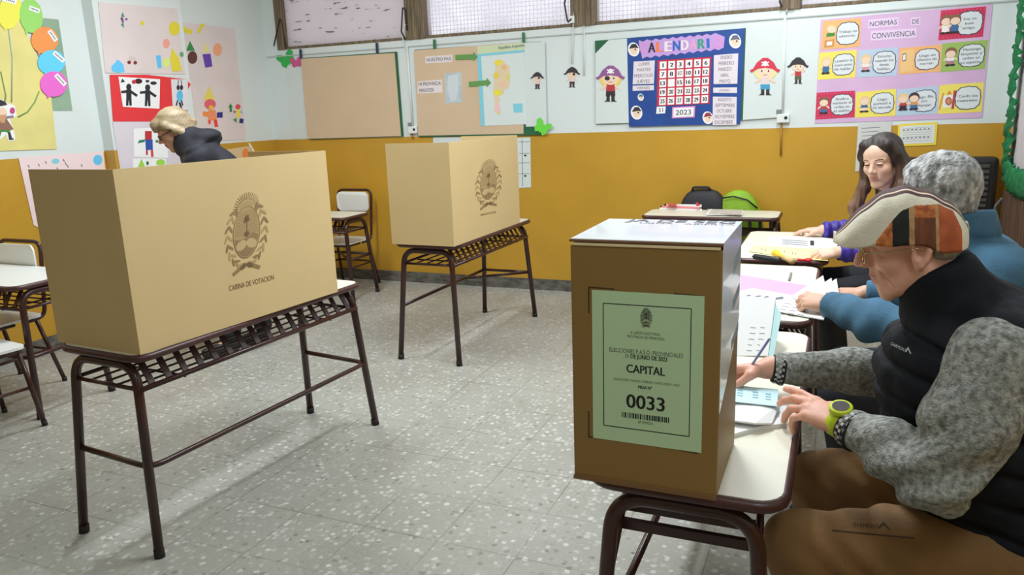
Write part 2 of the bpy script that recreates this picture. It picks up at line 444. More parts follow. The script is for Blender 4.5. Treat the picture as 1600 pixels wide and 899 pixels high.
def bars_under(t, hw, hl, H, fx, sx, zt):
    x = hw - .05
    for s in (-1, 1):
        b = MB()
        for k, z in ((.085, .580), (.150, .588)): b.box((-x, s * (hl - k) - .007, z - .011), (x, s * (hl - k) + .007, z + .011), BROWN)
        for q in (-1, 1): b.tube([(q * (x + .004), s * (hl - .005), .46), (q * (x - .004), s * (hl - .085), .58), (q * (x - .008), s * (hl - .150), .66)], .008, BROWN)
        b.build('cross_bars', t)
    g = MB(); zs = .335; xs = fx - (fx - sx) * zs / zt; ys = hl + .02 - .05 * zs / zt
    g.tube([(-xs, -ys, zs), (-xs, ys, zs)], .0105, BROWN); g.build('stretcher', t)
    return t
def make_desk(label, loc, rz, L=1.2, W=0.43, H=0.722, stretch='U', lam=LAM, group=None, name='school_desk', rack=True):
    t = thing(name, label, 'desk', loc, rz, group, world_parts=False)
    hw, hl = W / 2, L / 2
    top = MB().slab([(x, y, H - .018) for x, y in round_rect(-hw + .010, -hl + .010, hw - .010, hl - .010, .05)], (0, 0, .019), lam)
    top.build('tabletop', t, bevel=.002)
    e = MB(); P = [(x, y, H - .013) for x, y in round_rect(-hw + .009, -hl + .009, hw - .009, hl - .009, .052)]
    e.tube(P, .0135, EDGE, seg=10, closed=True)
    e.box((-hw + .03, -hl + .04, H - .030), (hw - .03, hl - .04, H - .0185), EDGE)
    e.build('edging', t)
    zt = H - .030 - .0165; fx = hw - .01; r = .0165
    sx = hw - .055
    for s in (-1, 1):
        yt = s * (hl - .03); yf = s * (hl + .02)
        pts = [(-fx, yf, .016), (-sx - .004, yt + s * .004, zt - .05), (-sx + .035, yt, zt), (sx - .035, yt, zt), (sx + .004, yt + s * .004, zt - .05), (fx, yf, .016)]
        pts = fillet([(-fx, yf, .016), (-sx, yt, zt), (sx, yt, zt), (fx, yf, .016)], .085, 9)
        fr = MB().tube(pts, r, BROWN, seg=14).build('end_frame', t)
        for q in (-1, 1):
            MB().tube([(q * fx, yf, 0), (q * (fx - .003), yf - s * .002, .030)], [r * 1.12, r * 1.1], RUB, seg=14).build('foot_cap', fr)
    # book rack under the top
    zr = H - .125; b = MB()
    if not rack: return bars_under(t, hw, hl, H, fx, sx, zt)
    xf, xb = hw - .035, -hw + .045
    yl = hl - .022
    b.tube([(xf, -yl, zr), (xf, yl, zr)], .0095, BROWN)
    b.tube([(xb, -yl, zr), (xb, yl, zr)], .0075, BROWN)
    for s in (-1, 1): b.tube([(xb, s * yl, zr), (xf, s * yl, zr)], .0075, BROWN)
    for k in range(1, 5):
        x = xb + (xf - xb) * k / 5; b.tube([(x, -yl, zr - .004), (x, yl, zr - .004)], .0042, BROWN, seg=6)
    for s in (-.33, .33): b.tube([(xb, s * L, zr - .010), (xf, s * L, zr - .010)], .005, BROWN, seg=6)
    n = 16 if L > 1.1 else 12
    for k in range(n):
        y = -yl + .05 + (2 * yl - .10) * k / (n - 1)
        d = .0122
        b.slab([(xf - .004, y - d, zr), (xf - .004, y + d, zr), (xf - .062, y + d, H - .032), (xf - .062, y - d, H - .032)], (.005, 0, .003), BROWN)
    b.build('book_rack', t)
    zs = .335; xs = sx + (fx - sx) * (1 - zs / H) ; xs = fx - (fx - sx) * zs / zt
    ys = hl + .02 - .05 * zs / zt; g = MB()
    if stretch == 'U':
        g.tube(fillet([(-xs, -ys, zs), (xs + .012, -ys, zs - .012), (xs + .012, ys, zs - .012), (-xs, ys, zs)], .06), .0105, BROWN)
    else:
        g.tube([(-xs, -ys, zs), (-xs, ys, zs)], .0105, BROWN)
        g.tube(fillet([(-xs, ys, zs), (xs, ys, zs)], .02), .0105, BROWN)
        g.tube([(-xs, ys * .45, zs), (xs, ys, zs)], .0095, BROWN)
    g.build('stretcher', t)
    return t
def make_chair(label, loc, rz, group=None):
    """sitter faces +X"""
    t = thing('school_chair', label, 'chair', loc, rz, group, world_parts=False)
    MB().slab([(x, y, .412) for x, y in round_rect(-.175, -.185, .195, .185, .05)], (0, 0, .013), LAMW).build('seat', t, bevel=.003)
    bk = MB(); rr = round_rect(-.165, -.085, .165, .085, .045)
    bk.slab([(-.212 - .012 * 0 + .02 * (y / .17) ** 2, y, .735 + z) for y, z in rr], (.010, 0, 0), LAMW)
    bk.build('backrest', t, bevel=.002)
    MB().tube(fillet([(-.05, -.168, .398), (-.185, -.168, .405), (-.225, -.178, .835), (-.225, .178, .835), (-.185, .168, .405), (-.05, .168, .398)], .06), .0115, BROWN, seg=12).build('back_frame', t)
    MB().tube(fillet([(.0, -.168, .400), (.175, -.168, .400), (.175, .168, .400), (.0, .168, .400)], .05), .0105, BROWN).build('seat_frame', t)
    for x0, x1 in ((.155, .20), (-.13, -.215)):
        for s in (-1, 1):
            l = MB().tube([(x0, s * .165, .400), (x1, s * .195, .014)], .0118, BROWN, seg=12).build('leg', t)
            MB().tube([(x1 + (.001 if x1 > 0 else -.001), s * .196, 0), (x1, s * .194, .026)], .0135, RUB, seg=12).build('foot_cap', l)
    g = MB()
    for s in (-1, 1): g.tube([(.178, s * .18, .21), (-.172, s * .18, .21)], .008, BROWN)
    g.tube([(-.172, -.18, .21), (-.172, .18, .21)], .008, BROWN)
    g.build('stretcher', t)
    return t

desk_a = make_desk('school desk carrying the large voting booth at left', (-2.268, 2.33, 0), R(-3.9), L=1.2)
desk_b = make_desk('school desk carrying the smaller voting booth near the ochre wall', (-2.215, 4.44, 0), R(-1.6), L=1.12, stretch='side')
desk_c = make_desk('school desk carrying the cardboard ballot box, nearest of the row', (-.258, 2.0, 0), R(0), L=1.2, W=.40, rack=False)
desk_d = make_desk('school desk with the pink folder, second of the row behind the ballot box', (-.285, 3.215, 0), R(0), L=0.99, W=.445, stretch='side')
desk_e = make_desk('school desk with the black marker and yellow sheet, in front of the woman in purple', (-.255, 4.275, 0), R(0), L=0.86, W=.445, stretch='side')
desk_f = make_desk('school desk with newspapers standing crosswise by the ochre back wall', (-.815, 5.44, 0), R(90), L=0.92, W=.36, stretch='side')
desk_g = make_desk('school desk half hidden behind the large booth, in front of the white-backed chair', (-4.19, 5.23, 0), R(-90), L=1.15, W=.38, H=.685, stretch='side')
desk_h = make_desk('white-topped school desk cut off by the left edge of the photo', (-4.25, 2.66, 0), R(-90), L=.98, W=.45, H=.70, lam=LAMW)

chair = make_chair('white-backed school chair against the ochre wall behind a desk', (-3.97, 5.50, 0), R(-90))
copy_tree(chair, (-4.37, 2.695, 0), R(-90), 'school chair whose backrest rises behind the white-topped desk at far left')
copy_tree(chair, (-3.86, 2.22, 0), R(82), 'school chair before the white-topped desk at far left, mostly out of view')
copy_tree(chair, (.43, 1.80, 0), R(180), 'school chair under the man in the patchwork flat cap')
copy_tree(chair, (.52, 2.78, 0), R(180), 'school chair under the grey-haired man in the blue fleece')
copy_tree(chair, (.47, 4.30, 0), R(180), 'school chair under the woman in the purple jacket')

# ------------------------------------------------------------------ voting booths
CARD = pap('kraft_card', (204, 178, 128), rough=0.62, var=0.03, vscale=2)
CARDE = pap('kraft_card_edge', (226, 205, 160))
CREST = pap('brown_crest_ink', (138, 114, 76))
CREST2 = pap('pale_brown_crest_ink', (168, 142, 98))
CRESTL = pap('light_crest_ink', (186, 160, 114))
CRESTD = pap('dark_crest_ink', (112, 88, 58))
def crest(pl, cx, cy, k, off, mats, up=(0, -1), sk=0.0):
    """oval coat of arms with sun and laurel wreath; k = half height in photo pixels. returns MB"""
    A, B, D, Li = mats; mb = MB()
    def T(pts): return [(cx + x * k * up_x, cy + y * k + x * k * sk) for x, y in pts]
    up_x = up[0] or 1.0
    # sun rays and face
    for i in range(21):
        a = R(172 + 9.8 * i); x0, y0 = .24 * math.cos(a), -.58 + .24 * math.sin(a); x1, y1 = .42 * math.cos(a), -.58 + .42 * math.sin(a)
        flat(mb, pl, T(bar(x0, y0, x1, y1, .022)), off, off + .0006, A)
    flat(mb, pl, T(disc(0, -.60, .21, .20)), off, off + .0005, B)
    for s in (-1, 1): flat(mb, pl, T(disc(s * .07, -.62, .025, .03)), off + .0005, off + .0009, A)
    # oval
    flat(mb, pl, T(disc(0, 0, .43, .655, n=40)), off + .0004, off + .0010, A)
    flat(mb, pl, T(disc(-.012, -.005, .408, .632, n=40)), off + .0008, off + .0013, B)
    for i in range(11):
        y = -.50 + i * .055; w = .40 * math.sqrt(max(0, 1 - (y / .63) ** 2)) * .93
        flat(mb, pl, T(bar(-w, y, w, y - .01, .013)), off + .0012, off + .0015, A)
    low = [p for p in disc(-.015, -.005, .39, .61, n=40) if p[1] > .16]
    flat(mb, pl, T([(.37, .12)] + sorted(low, key=lambda p: -p[0]) + [(-.38, .12), (-.2, .16), (0, .14), (.2, .05)]), off + .0012, off + .0016, A)
    for s in (-1, 1): flat(mb, pl, T(disc(s * .16 - .01, .30, .17, .12, rot=s * 22)), off + .0015, off + .0019, Li)
    flat(mb, pl, T(bar(0, -.36, 0, .12, .022)), off + .0015, off + .0019, D)
    flat(mb, pl, T([(-.05, -.42), (.05, -.43), (.09, -.27), (-.11, -.25)]), off + .0015, off + .0019, D)
    flat(mb, pl, T(disc(.0, .04, .08, .07)), off + .0015, off + .0020, D)
    # laurel
    for s in (-1, 1):
        for i in range(8):
            a = R(-50 + i * 17); x, y = .58 * math.cos(a) * s, .80 * math.sin(a) + .04
            for j, rr in ((-1, 40), (1, -25)):
                th = (math.degrees(math.atan2(-math.cos(a) * .8, -math.sin(a) * .58 * s * -1)))
                tx, ty = -.58 * math.sin(a) * s, .80 * math.cos(a)
                ang = math.degrees(math.atan2(-ty, -tx)) + rr * s
                flat(mb, pl, T(disc(x + .055 * j * s, y, .115, .034, rot=ang, n=12)), off + .0002 * (j + 1), off + .0007 + .0002 * (j + 1), A if (i + j) % 2 else B)
    for s in (-1, 1):
        flat(mb, pl, T(bar(s * .05, .80, s * .42, .98, .09)), off + .0008, off + .0013, A)
        flat(mb, pl, T(disc(s * .10, .84, .11, .06, rot=s * 25)), off + .001, off + .0015, D)
    return mb
CM = (CREST, CREST2, CRESTD, CRESTL)
def booth(label, c4, z0, z1, crest_px, k, txt_a, txt_b, txt_h):
    """c4: near-left, near-right, far-right, far-left corners on the desk"""
    cx = sum(p[0] for p in c4) / 4; cy = sum(p[1] for p in c4) / 4
    t = thing('voting_booth', label, 'voting booth', (cx, cy, z0))
    th = .006
    names = ('side_panel', 'front_panel', 'side_panel'); fr = None; pls = None
    for i in range(3):
        a, b = np.array(c4[i] + (z0,), float), np.array(c4[i + 1] + (z0,), float)
        d = b - a; n = np.array([d[1], -d[0], 0]); n /= np.linalg.norm(n)
        mb = MB().slab([a, b, b + (0, 0, z1 - z0), a + (0, 0, z1 - z0)], -n * th, CARD)
        o = mb.build(names[i], t)
        if i == 1: fr, pls = o, Plane(a, n)
    crest(pls, *crest_px, k, .0003, CM, up=(.8, 0), sk=-.22).build('crest', t)['label'] = 'brown printed coat of arms on the front panel'
    x = MB(); ptext(x, pls, 'CABINA DE VOTACION', txt_a, txt_b, txt_h, CRESTD, .0006, .0); x.build('lettering', t)
    return t
booth('large kraft card voting booth on the left desk, its near side in shade', [(-2.54, 1.772), (-2.105, 1.742), (-2.0, 2.70), (-2.435, 2.73)], .723, 1.334, (385, 363), 62, (358, 455), (428, 437), 8)
booth('smaller kraft card voting booth further back, near the ochre wall', [(-2.432, 3.85), (-2.012, 3.838), (-1.995, 4.79), (-2.415, 4.80)], .723, 1.310, (763, 287), 38, (750, 338), (775, 333), 3.4)

# ------------------------------------------------------------------ ballot box
BCARD = pap('brown_box_card', (138, 108, 56), rough=0.5, var=0.04, vscale=2)
TAPE = pap('glossy_white_seal', (226, 228, 232), rough=0.25, coat=0.4)
GREENP = pap('pale_green_label', (184, 212, 170))
bx0, bx1, by0, by1, bz0, bz1 = -.474, -.186, 1.385, 1.655, .7235, 1.226
bb = thing('ballot_box', 'brown cardboard ballot box with pale green label 0033 on the nearest desk', 'ballot box', ((bx0 + bx1) / 2, (by0 + by1) / 2, bz0))
MB().box((bx0, by0, bz0), (bx1, by1, bz1 - .013), BCARD).build('carton', bb, bevel=.003)
lid = MB(); lid.box((bx0 - .001, by0 - .003, bz1 - .006), (bx1 + .001, by1 + .002, bz1 - .001), pap('carton_lid_edge', (120, 84, 56)))
lid.box((bx0 + .006, by0 - .0025, bz1 - .013), (bx1 - .004, by1, bz1 - .0075), CARDE)
lid.build('lid', bb, bevel=.001)
MB().box((bx0, by0 - .004, bz0 - .0005), (bx1, by0, bz0 + .008), pap('carton_fold', (120, 88, 54))).build('bottom_flap', bb)
FB = Plane((bx0, by0, bz0), (0, -1, 0))
for q in ((920, 449, 920, 490), (920, 449, 960, 452), (1053, 459, 1098, 463), (920, 643, 920, 683), (920, 683, 930, 684), (1045, 700, 1090, 709)):
    flat(MB(), FB, bar(*q, 2.0), 0, .0004, pap('card_cut', (66, 44, 22))).build('corner_cut', bb)
lp = [(925, 453), (1101, 463), (1096, 708), (927, 684)]
lab = flat(MB(), FB, lp, .0004, .0012, GREENP).build('label_sheet', bb); lab['label'] = 'pale green table label'
def LQ(u, v):  # position on the label, 0..1 from its top left
    a = np.array(lp[0]) * (1 - u) + np.array(lp[1]) * u; b = np.array(lp[3]) * (1 - u) + np.array(lp[2]) * u
    return tuple(a * (1 - v) + b * v)
pr = MB()
for a, b in (((.10, .085), (.885, .085)), ((.885, .085), (.885, .905)), ((.885, .905), (.10, .905)), ((.10, .905), (.10, .085))):
    flat(pr, FB, bar(*LQ(*a), *LQ(*b), 1.3), .0012, .0015, INK)
DGREY = pap('grey_print', (92, 98, 84))
def ltx(s, u0, u1, v, h, m=INK, bold=0.0): ptext(pr, FB, s, LQ(u0, v), LQ(u1, v), h, m, .0012, bold)
ltx('H. JUNTA ELECTORAL', .345, .615, .275, 4.2, DGREY); ltx('PROVINCIA DE MENDOZA', .315, .65, .302, 4.2, DGREY)
ltx('ELECCIONES P.A.S.O. PROVINCIALES', .155, .82, .405, 6.6, DGREY); ltx('11 DE JUNIO DE 2023', .30, .675, .437, 6.4, INK, .02)
ltx('CAPITAL', .31, .655, .532, 12.5, INK, .025)
ltx('COLEGIO EDIT. NORMAL SUPERIOR TOMAS GODOY CRUZ', .19, .79, .592, 3.6, DGREY); ltx('MESA N°', .415, .54, .632, 4.6, INK, .03)
ltx('0033', .31, .655, .765, 21, INK, .022)
ltx('SP1M0033', .415, .55, .862, 4.2, DGREY)
random.seed(3); u = .265
while u < .705:
    w = random.choice((.004, .006, .009, .013))
    a, b = LQ(u, .80), LQ(u, .835); a2, b2 = LQ(u + w, .80), LQ(u + w, .835)
    flat(pr, FB, [a, a2, b2, b], .0012, .0015, INK); u += w + random.choice((.004, .006, .009))
pr.build('label_print', bb)
crest(FB, 1010, 496, 15, .0012, (DGREY, pap('mid_green_print', (128, 140, 112)), INK, pap('light_green_print', (160, 176, 142))), up=(.92, 0)).build('label_crest', bb)
# seal paper over the top and down the right side
MB().box((bx0 + .002, by0 - .001, bz1 - .001), (bx1 + .0015, by1, bz1 + .0004), TAPE).build('top_seal', bb)
FT = Plane((0, 0, bz1 + .0004), (0, 0, 1))
tx = MB()
def toptext(s, x0, x1, y, h, bold):
    lettering(tx, s, (x0, y, bz1 + .0004), (x1, y, bz1 + .0004), h, (0, 0, 1), mat('slate_ink', (84, 88, 104), .6), .0005, bold)
SEALINK = mat('slate_ink', (84, 88, 104), .6)
toptext('JA DE SEG', bx0 + .050, bx1 - .010, by1 - .040, .036, .012)
toptext('URNA   ABIERTA', bx0 + .085, bx1 - .006, by1 - .062, .013, .0)
tx.build('seal_lettering', bb)
FR = Plane((bx1, 0, 0), (1, 0, 0))
MB().slab([(bx1 + .0002, by0 + .003, bz1), (bx1 + .0002, by1 - .002, bz1), (bx1 + .0002, by1 - .002, 1.02), (bx1 + .0002, by0 + .09, .93), (bx1 + .0002, by0 + .003, .90)], (.0012, 0, 0), TAPE).build('side_seal', bb)
rz_ = MB()
for z, w in ((1.17, .03), (1.085, .022), (1.0, .02)):
    rz_.slab([(bx1 + .0014, by1 - .12, z), (bx1 + .0014, by1 - .012, z + .012), (bx1 + .0014, by1 - .012, z + .012 - w), (bx1 + .0014, by1 - .12, z - w)], (.0004, 0, 0), pap('grey_seal_print', (150, 156, 166)))
rz_.build('seal_print', bb)

# ================================================================== THINGS ON THE DESKS
DZ = .7232
def PZ(px, py, z=DZ): return hit(px, py, (0, 0, z), (0, 0, 1))
def zslab(mb, pts, z0, z1, m):
    mb.slab([PZ(x, y, z0) for x, y in pts], (0, 0, z1 - z0), m); return mb
CYAN = pap('pale_cyan_print', (190, 222, 232)); CYANB = pap('cyan_cover', (176, 210, 212)); BLUEINK = mat('blue_ink', (60, 62, 130), 0.6)
# open notebook leaning up beside the ballot box
nb = thing('notebook', 'open white notebook with cyan back page, leaning up beside the ballot box', 'notebook', tuple(PZ(1180, 556)))
tilt = R(38); nP = PZ(1190, 557) + np.array([0, 0, .009]); nn = (0, -math.sin(tilt), math.cos(tilt)); NP = Plane(nP, nn)
pg = [NP.at(*q) for q in ((1143, 462), (1212, 468), (1200, 557), (1143, 557))]
MB().slab(pg, NP.n * .004, WHITE).build('page', nb)
bk = [NP.at(*q) for q in ((1212, 474), (1221, 492), (1209, 556), (1196, 557))]
MB().slab(bk, -NP.n * .003, CYANB).build('back_page', nb)
a, b_ = pg[0] * .5 + pg[1] * .5, pg[1]
MB().slab([pg[0] + (0, .002, -.002), pg[1] + (0, .002, -.002), (pg[1][0], pg[1][1] + .02, DZ + .003), (pg[0][0], pg[0][1] + .02, DZ + .001)], (0, .002, 0), CYANB).build('cover', nb)
w = MB(); random.seed(5)
NQ = Plane(nP + NP.n * .004, nn)
for i in range(5):
    for j in range(2):
        x, y = 1188 - i * 1.5 - j * 15, 512 + i * 9
        flat(w, NQ, bar(x, y, x + random.uniform(4, 9), y + .8, 1.0), 0, .0004, GREYINK)
w.build('handwriting', nb)
def pen(label, a, b, m, name='pen', r=.0042, cap=None):
    t = thing(name, label, 'pen', tuple(a)); a = np.array(a, float); b = np.array(b, float); d = b - a
    MB().tube([a, a + d * .08, a + d * .12, a + d * .97, b], [.0012, r * .7, r, r, r * .7], m, seg=10).build('barrel', t)
    MB().tube([a + d * .62 + (0, 0, r), a + d * .98 + (0, 0, r)], .0014, cap or m, seg=6).build('clip', t)
    return t
# paper bundle under the near man's hand
st = thing('paper_bundle', 'bundle of folded white papers on the nearest desk, behind the ballot box', 'papers', tuple(PZ(1180, 660)))
zslab(MB(), [(1120, 640), (1229, 640), (1229, 668), (1190, 672), (1120, 692)], DZ, DZ + .010, WHITE).build('sheet', st)
def curved_sheet(corners_a, corners_b, prof, th, m):
    """sheet between polyline a and polyline b (same count), thickness th upward"""
    mb = MB(); n = len(corners_a)
    for i in range(n - 1):
        mb.slab([corners_a[i], corners_a[i + 1], corners_b[i + 1], corners_b[i]], (0, 0, th), m)
    return mb
A = [PZ(1122, 618, DZ + .018), PZ(1160, 622, DZ + .024), PZ(1195, 628, DZ + .026), PZ(1218, 634, DZ + .022)]
B = [PZ(1122, 660, DZ + .014), PZ(1150, 660, DZ + .020), PZ(1180, 664, DZ + .020), PZ(1206, 664, DZ + .012)]
curved_sheet(A, B, None, .004, WHITE).build('folded_sheet', st)
ct = thing('ballot_sheet', 'pale cyan printed ballot sheet lying on the white papers under the raised hand', 'paper', tuple(PZ(1180, 620, DZ + .03)))
c4 = [(1122, 601), (1216, 610), (1214, 636), (1122, 626)]
cs = MB(); cs.slab([PZ(x, y, DZ + .031) for x, y in c4], (0, 0, .002), CYAN); cs.build('sheet', ct)
w = MB()
for x, y in ((1152, 610), (1176, 613), (1196, 616)):
    for k in range(3): w.slab([PZ(*q, DZ + .0332) for q in bar(x, y + k * 4, x + 9, y + 1 + k * 4, 1.5)], (0, 0, .0004), pap('teal_print', (120, 160, 176)))
w.build('print', ct)
# second desk: pink folder, forms
pf = MB(); zslab(pf, [(1140, 428), (1268, 449), (1262, 486), (1140, 478)], DZ, DZ + .004, pap('pink_card', (240, 150, 212)))
tag(pf.build('folder'), 'bright pink card folder under the white forms on the second desk', 'folder')
fm_ = thing('form_sheets', 'white printed forms under the hand of the grey-haired man, on the pink folder', 'papers', tuple(PZ(1220, 475)))
zslab(MB(), [(1140, 459), (1176, 452), (1238, 463), (1296, 474), (1287, 501), (1216, 488), (1140, 484)], DZ + .0045, DZ + .008, WHITE).build('sheet', fm_)
for k, (dx, dy) in enumerate(((0, 0), (13, 4), (21, 5))):
    A = [PZ(1236 + dx, 464 + dy, DZ + .010), PZ(1262 + dx * .9, 447 + dy, DZ + .05), PZ(1286 + dx, 431 + dy, DZ + .09)]
    B = [PZ(1276 + dx * .4, 484 + dy * .4, DZ + .010), PZ(1286 + dx * .6, 470 + dy * .5, DZ + .045), PZ(1292 + dx * .9, 456 + dy, DZ + .08)]
    curved_sheet(A, B, None, .0015, WHITE).build('raised_sheet', fm_)
w = MB()
for i in range(4):
    for j in range(3):
        x, y = 1226 + j * 16 - i * 4, 474 + i * 4.5 + j * 2
        w.slab([PZ(*q, DZ + .0082) for q in bar(x, y, x + 10, y + 1.5, .9)], (0, 0, .0003), GREYINK)
for x, y, l in ((1165, 463, 8), (1180, 464, 9), (1194, 465, 7), (1212, 467, 12)):
    w.slab([PZ(*q, DZ + .0082) for q in bar(x, y, x + l, y - 1.5, 2.2 if l < 12 else 4)], (0, 0, .0003), GREYINK)
w.build('print', fm_)
tag(MB().tube([PZ(1233, 438, DZ + .005), PZ(1236, 427, DZ + .005)], .005, pap('grey_eraser', (130, 130, 132)), seg=8).build('pencil_stub'), 'tiny grey pencil stub at the far end of the second desk', 'pencil')
# third desk
ws = thing('document_sheet', 'white printed document at the back of the third desk', 'paper', tuple(PZ(1255, 378)))
zslab(MB(), [(1203, 369), (1296, 373), (1314, 378), (1313, 391), (1290, 389), (1200, 384)], DZ, DZ + .002, WHITE).build('sheet', ws)
w = MB()
for i in range(3):
    w.slab([PZ(*q, DZ + .0022) for q in bar(1222, 375 + i * 3, 1262, 377.5 + i * 3, 1)], (0, 0, .0003), GREYINK)
w.slab([PZ(*q, DZ + .0022) for q in ((1266, 376), (1272, 376.5), (1272, 384), (1266, 383.5))], (0, 0, .0003), INK)
w.build('print', ws)
ys_ = thing('yellow_sheet', 'pale yellow sheet held by the woman in purple on the third desk', 'paper', tuple(PZ(1240, 395)))
zslab(MB(), [(1178, 384), (1296, 391), (1294, 408), (1238, 404), (1170, 393)], DZ + .0026, DZ + .004, pap('yellow_paper', (232, 224, 150))).build('sheet', ys_)
w = MB()
for x, y in ((1190, 388), (1196, 389), (1209, 389), (1225, 391), (1238, 394), (1243, 395)):
    w.slab([PZ(*q, DZ + .0042) for q in bar(x, y, x + 1, y + 4, 1.2)], (0, 0, .0003), GREYINK)
w.build('handwriting', ys_)
mk = thing('marker', 'thick black marker on the yellow sheet of the third desk', 'marker', tuple(PZ(1198, 405)))
BLK = mat('black_plastic', (34, 34, 38), 0.4)
a, b_ = PZ(1178, 401, DZ + .018), PZ(1219, 407, DZ + .018)
MB().tube([a, a + (b_ - a) * .03, a + (b_ - a) * .97, b_], [.011, .014, .014, .012], BLK, seg=16).build('barrel', mk)
MB().tube([a - (b_ - a) * .08, a], .003, BLK, seg=8).build('tip', mk)
gl = thing('rubber_stamp', 'yellow-knobbed wooden stamp lying beside the black marker', 'stamp', tuple(PZ(1225, 403)))
a, b_ = PZ(1212, 396, DZ + .02), PZ(1238, 409, DZ + .012)
MB().ell(a, (.022, .020, .018), pap('yellow_plastic', (232, 190, 60))).tube([a, a * .5 + b_ * .5], [.014, .010], pap('yellow_plastic', (0, 0, 0)), seg=12).build('knob', gl)
MB().tube([a * .5 + b_ * .5, b_], [.012, .014], pap('tan_wood', (206, 172, 116)), seg=12).build('handle', gl)
sk = thing('red_seal', 'red seal with round head beside the stamp on the third desk', 'seal', tuple(PZ(1256, 407)))
RED = mat('red_plastic', (214, 40, 44), 0.4, 1.1)
a, b_ = PZ(1246, 406, DZ + .007), PZ(1262, 407, DZ + .007)
MB().tube([a, b_], .0065, RED, seg=8).build('shank', sk); MB().ell(b_ + (.004, 0, .003), (.018, .022, .010), RED).build('head', sk)
# crosswise desk at the back
FZ = .7235
def zslab(mb, pts, z0, z1, m):
    q = [PZ(x, y, z0) for x, y in pts]; mb.slab([(a, min(b, 5.605), c) for a, b, c in q], (0, 0, z1 - z0), m); return mb
mg = thing('magazine_pile', 'red and white folded magazines on the crosswise desk at the back', 'magazines', tuple(PZ(1070, 322)))
REDP = pap('red_print', (206, 60, 66))
for k, (q, m_) in enumerate(((((1034, 327), (1097, 330), (1103, 322), (1042, 320)), WHITE), (((1034, 324), (1094, 327), (1103, 319), (1044, 317)), pap('pinkish_print', (220, 130, 134))), (((1042, 321), (1096, 324), (1105, 316), (1050, 314.5)), WHITE))):
    zslab(MB(), q, FZ + k * .013, FZ + k * .013 + .012, m_).build('magazine', mg)
z = FZ + .0385
zslab(MB(), ((1043, 320.5), (1057, 321), (1062, 316), (1050, 315)), z, z + .001, REDP).build('red_masthead', mg)
MB().slab([PZ(1088, 322, z), PZ(1094, 322, z), PZ(1090, 317, z + .03), PZ(1087, 317, z + .03)], (0, .004, .002), REDP).build('red_ribbon', mg)
np_ = thing('newspaper_pile', 'greyish folded newspapers beside the red magazines on the crosswise desk', 'newspapers', tuple(PZ(1130, 328)))
GP = pap('newsprint', (188, 178, 166), var=.12, vscale=40)
zslab(MB(), ((1105, 328), (1160, 331), (1166, 323), (1112, 320)), FZ, FZ + .006, GP).build('newspaper', np_)
zslab(MB(), ((1103, 336), (1160, 337), (1162, 331), (1110, 328)), FZ + .007, FZ + .013, WHITE).build('newspaper', np_)
zslab(MB(), ((1107, 334), (1158, 336), (1160, 330), (1112, 328)), FZ + .014, FZ + .018, GP).build('newspaper', np_)

# ------------------------------------------------------------------ heater, panel, ruffle board
HB = mat('black_heater_enamel', (38, 36, 36), 0.45)
ht = thing('gas_heater', 'black louvred gas heater on the back wall behind the grey-haired man', 'heater', (.64, YB - .075, .28))
hx0, hx1 = .33, .925
MB().box((hx0, YB - .12, .28), (hx1, YB - .002, 1.075), HB).build('casing', ht, bevel=.03, bseg=4)
lv = MB()
for i in range(17): 
    z = 1.02 - i * .036
    lv.box((hx0 + .06, YB - .128, z - .010), (hx1 - .055, YB - .112, z + .010), mat('heater_slat', (84, 82, 80), 0.4))
lv.build('louvre_grille', ht)
MB().tube(fillet([WB.at(*q, .14) for q in ((1548, 335), (1550, 318), (1560, 306), (1566, 308))], .02), .011, mat('grey_steel', (92, 92, 94), .35), seg=8).build('valve_handle', ht)
rb = thing('bulletin_board', 'white bulletin sheet with a green crepe ruffle border on the right wall', 'bulletin board', tuple(WR.at(1590, 150, .01)))
WRP = lambda x, y, o=.012: np.array(WR.at(x, y, o))
bt, bb_ = WRP(1590, -60)[2], WRP(1588, 272)[2]
ylo, yhi = 4.4, 5.52
wpn = MB().box((XR - .036, 4.95, 0), (XR - .004, 5.66, bb_ - .115), mat('worn_brown_wood', (112, 84, 66), 0.5, 1.1, var=.4, vscale=4, stretch=(8, 8, .8)))
tag(wpn.build('wooden_panel', bevel=.003), 'worn brown wooden panel standing against the right wall beside the heater', 'panel')
MB().box((XR - .014, ylo, bb_ - .06), (XR - .002, yhi + .20, bt), pap('bulletin_backing', (214, 210, 208))).build('backing_sheet', rb)
MB().box((XR - .018, ylo, bb_ + .0), (XR - .0145, yhi, bt), pap('bulletin_sheet', (200, 194, 196), var=.05, vscale=12)).build('inner_sheet', rb)
def ruffle(path, wv, m, nrm):
    """crinkled crepe strip along a path on the wall"""
    mb = MB(); random.seed(11); n = len(path); vs = []; fs = []; c = 7
    for i, p in enumerate(path):
        t = path[min(i + 1, n - 1)] - path[max(i - 1, 0)]; t /= np.linalg.norm(t); s = np.cross(nrm, t)
        wl, wr_ = wv * (.75 + .45 * random.random()), wv * (.75 + .45 * random.random())
        ph = random.random() * .02
        for j in range(c):
            u = j / (c - 1) * 2 - 1
            d = .012 + .022 * (1 - u * u) + .016 * math.sin(i * 2.4 + j * 1.9) * abs(u) + ph
            vs.append(p + s * (u * (wl if u < 0 else wr_)) + nrm * d + t * .015 * math.sin(i * 1.3 + j))
    for i in range(n - 1):
        for j in range(c - 1): fs.append((i * c + j, i * c + j + 1, (i + 1) * c + j + 1, (i + 1) * c + j))
    mb.add(vs, fs, m, True); return mb
CREPE = mat('green_crepe_paper', (26, 132, 74), 0.8, 1.05, var=.35, vscale=25)
pth = [np.array((XR - .02, yhi + .09, z)) for z in np.linspace(bt, bb_ + .05, 46)] 
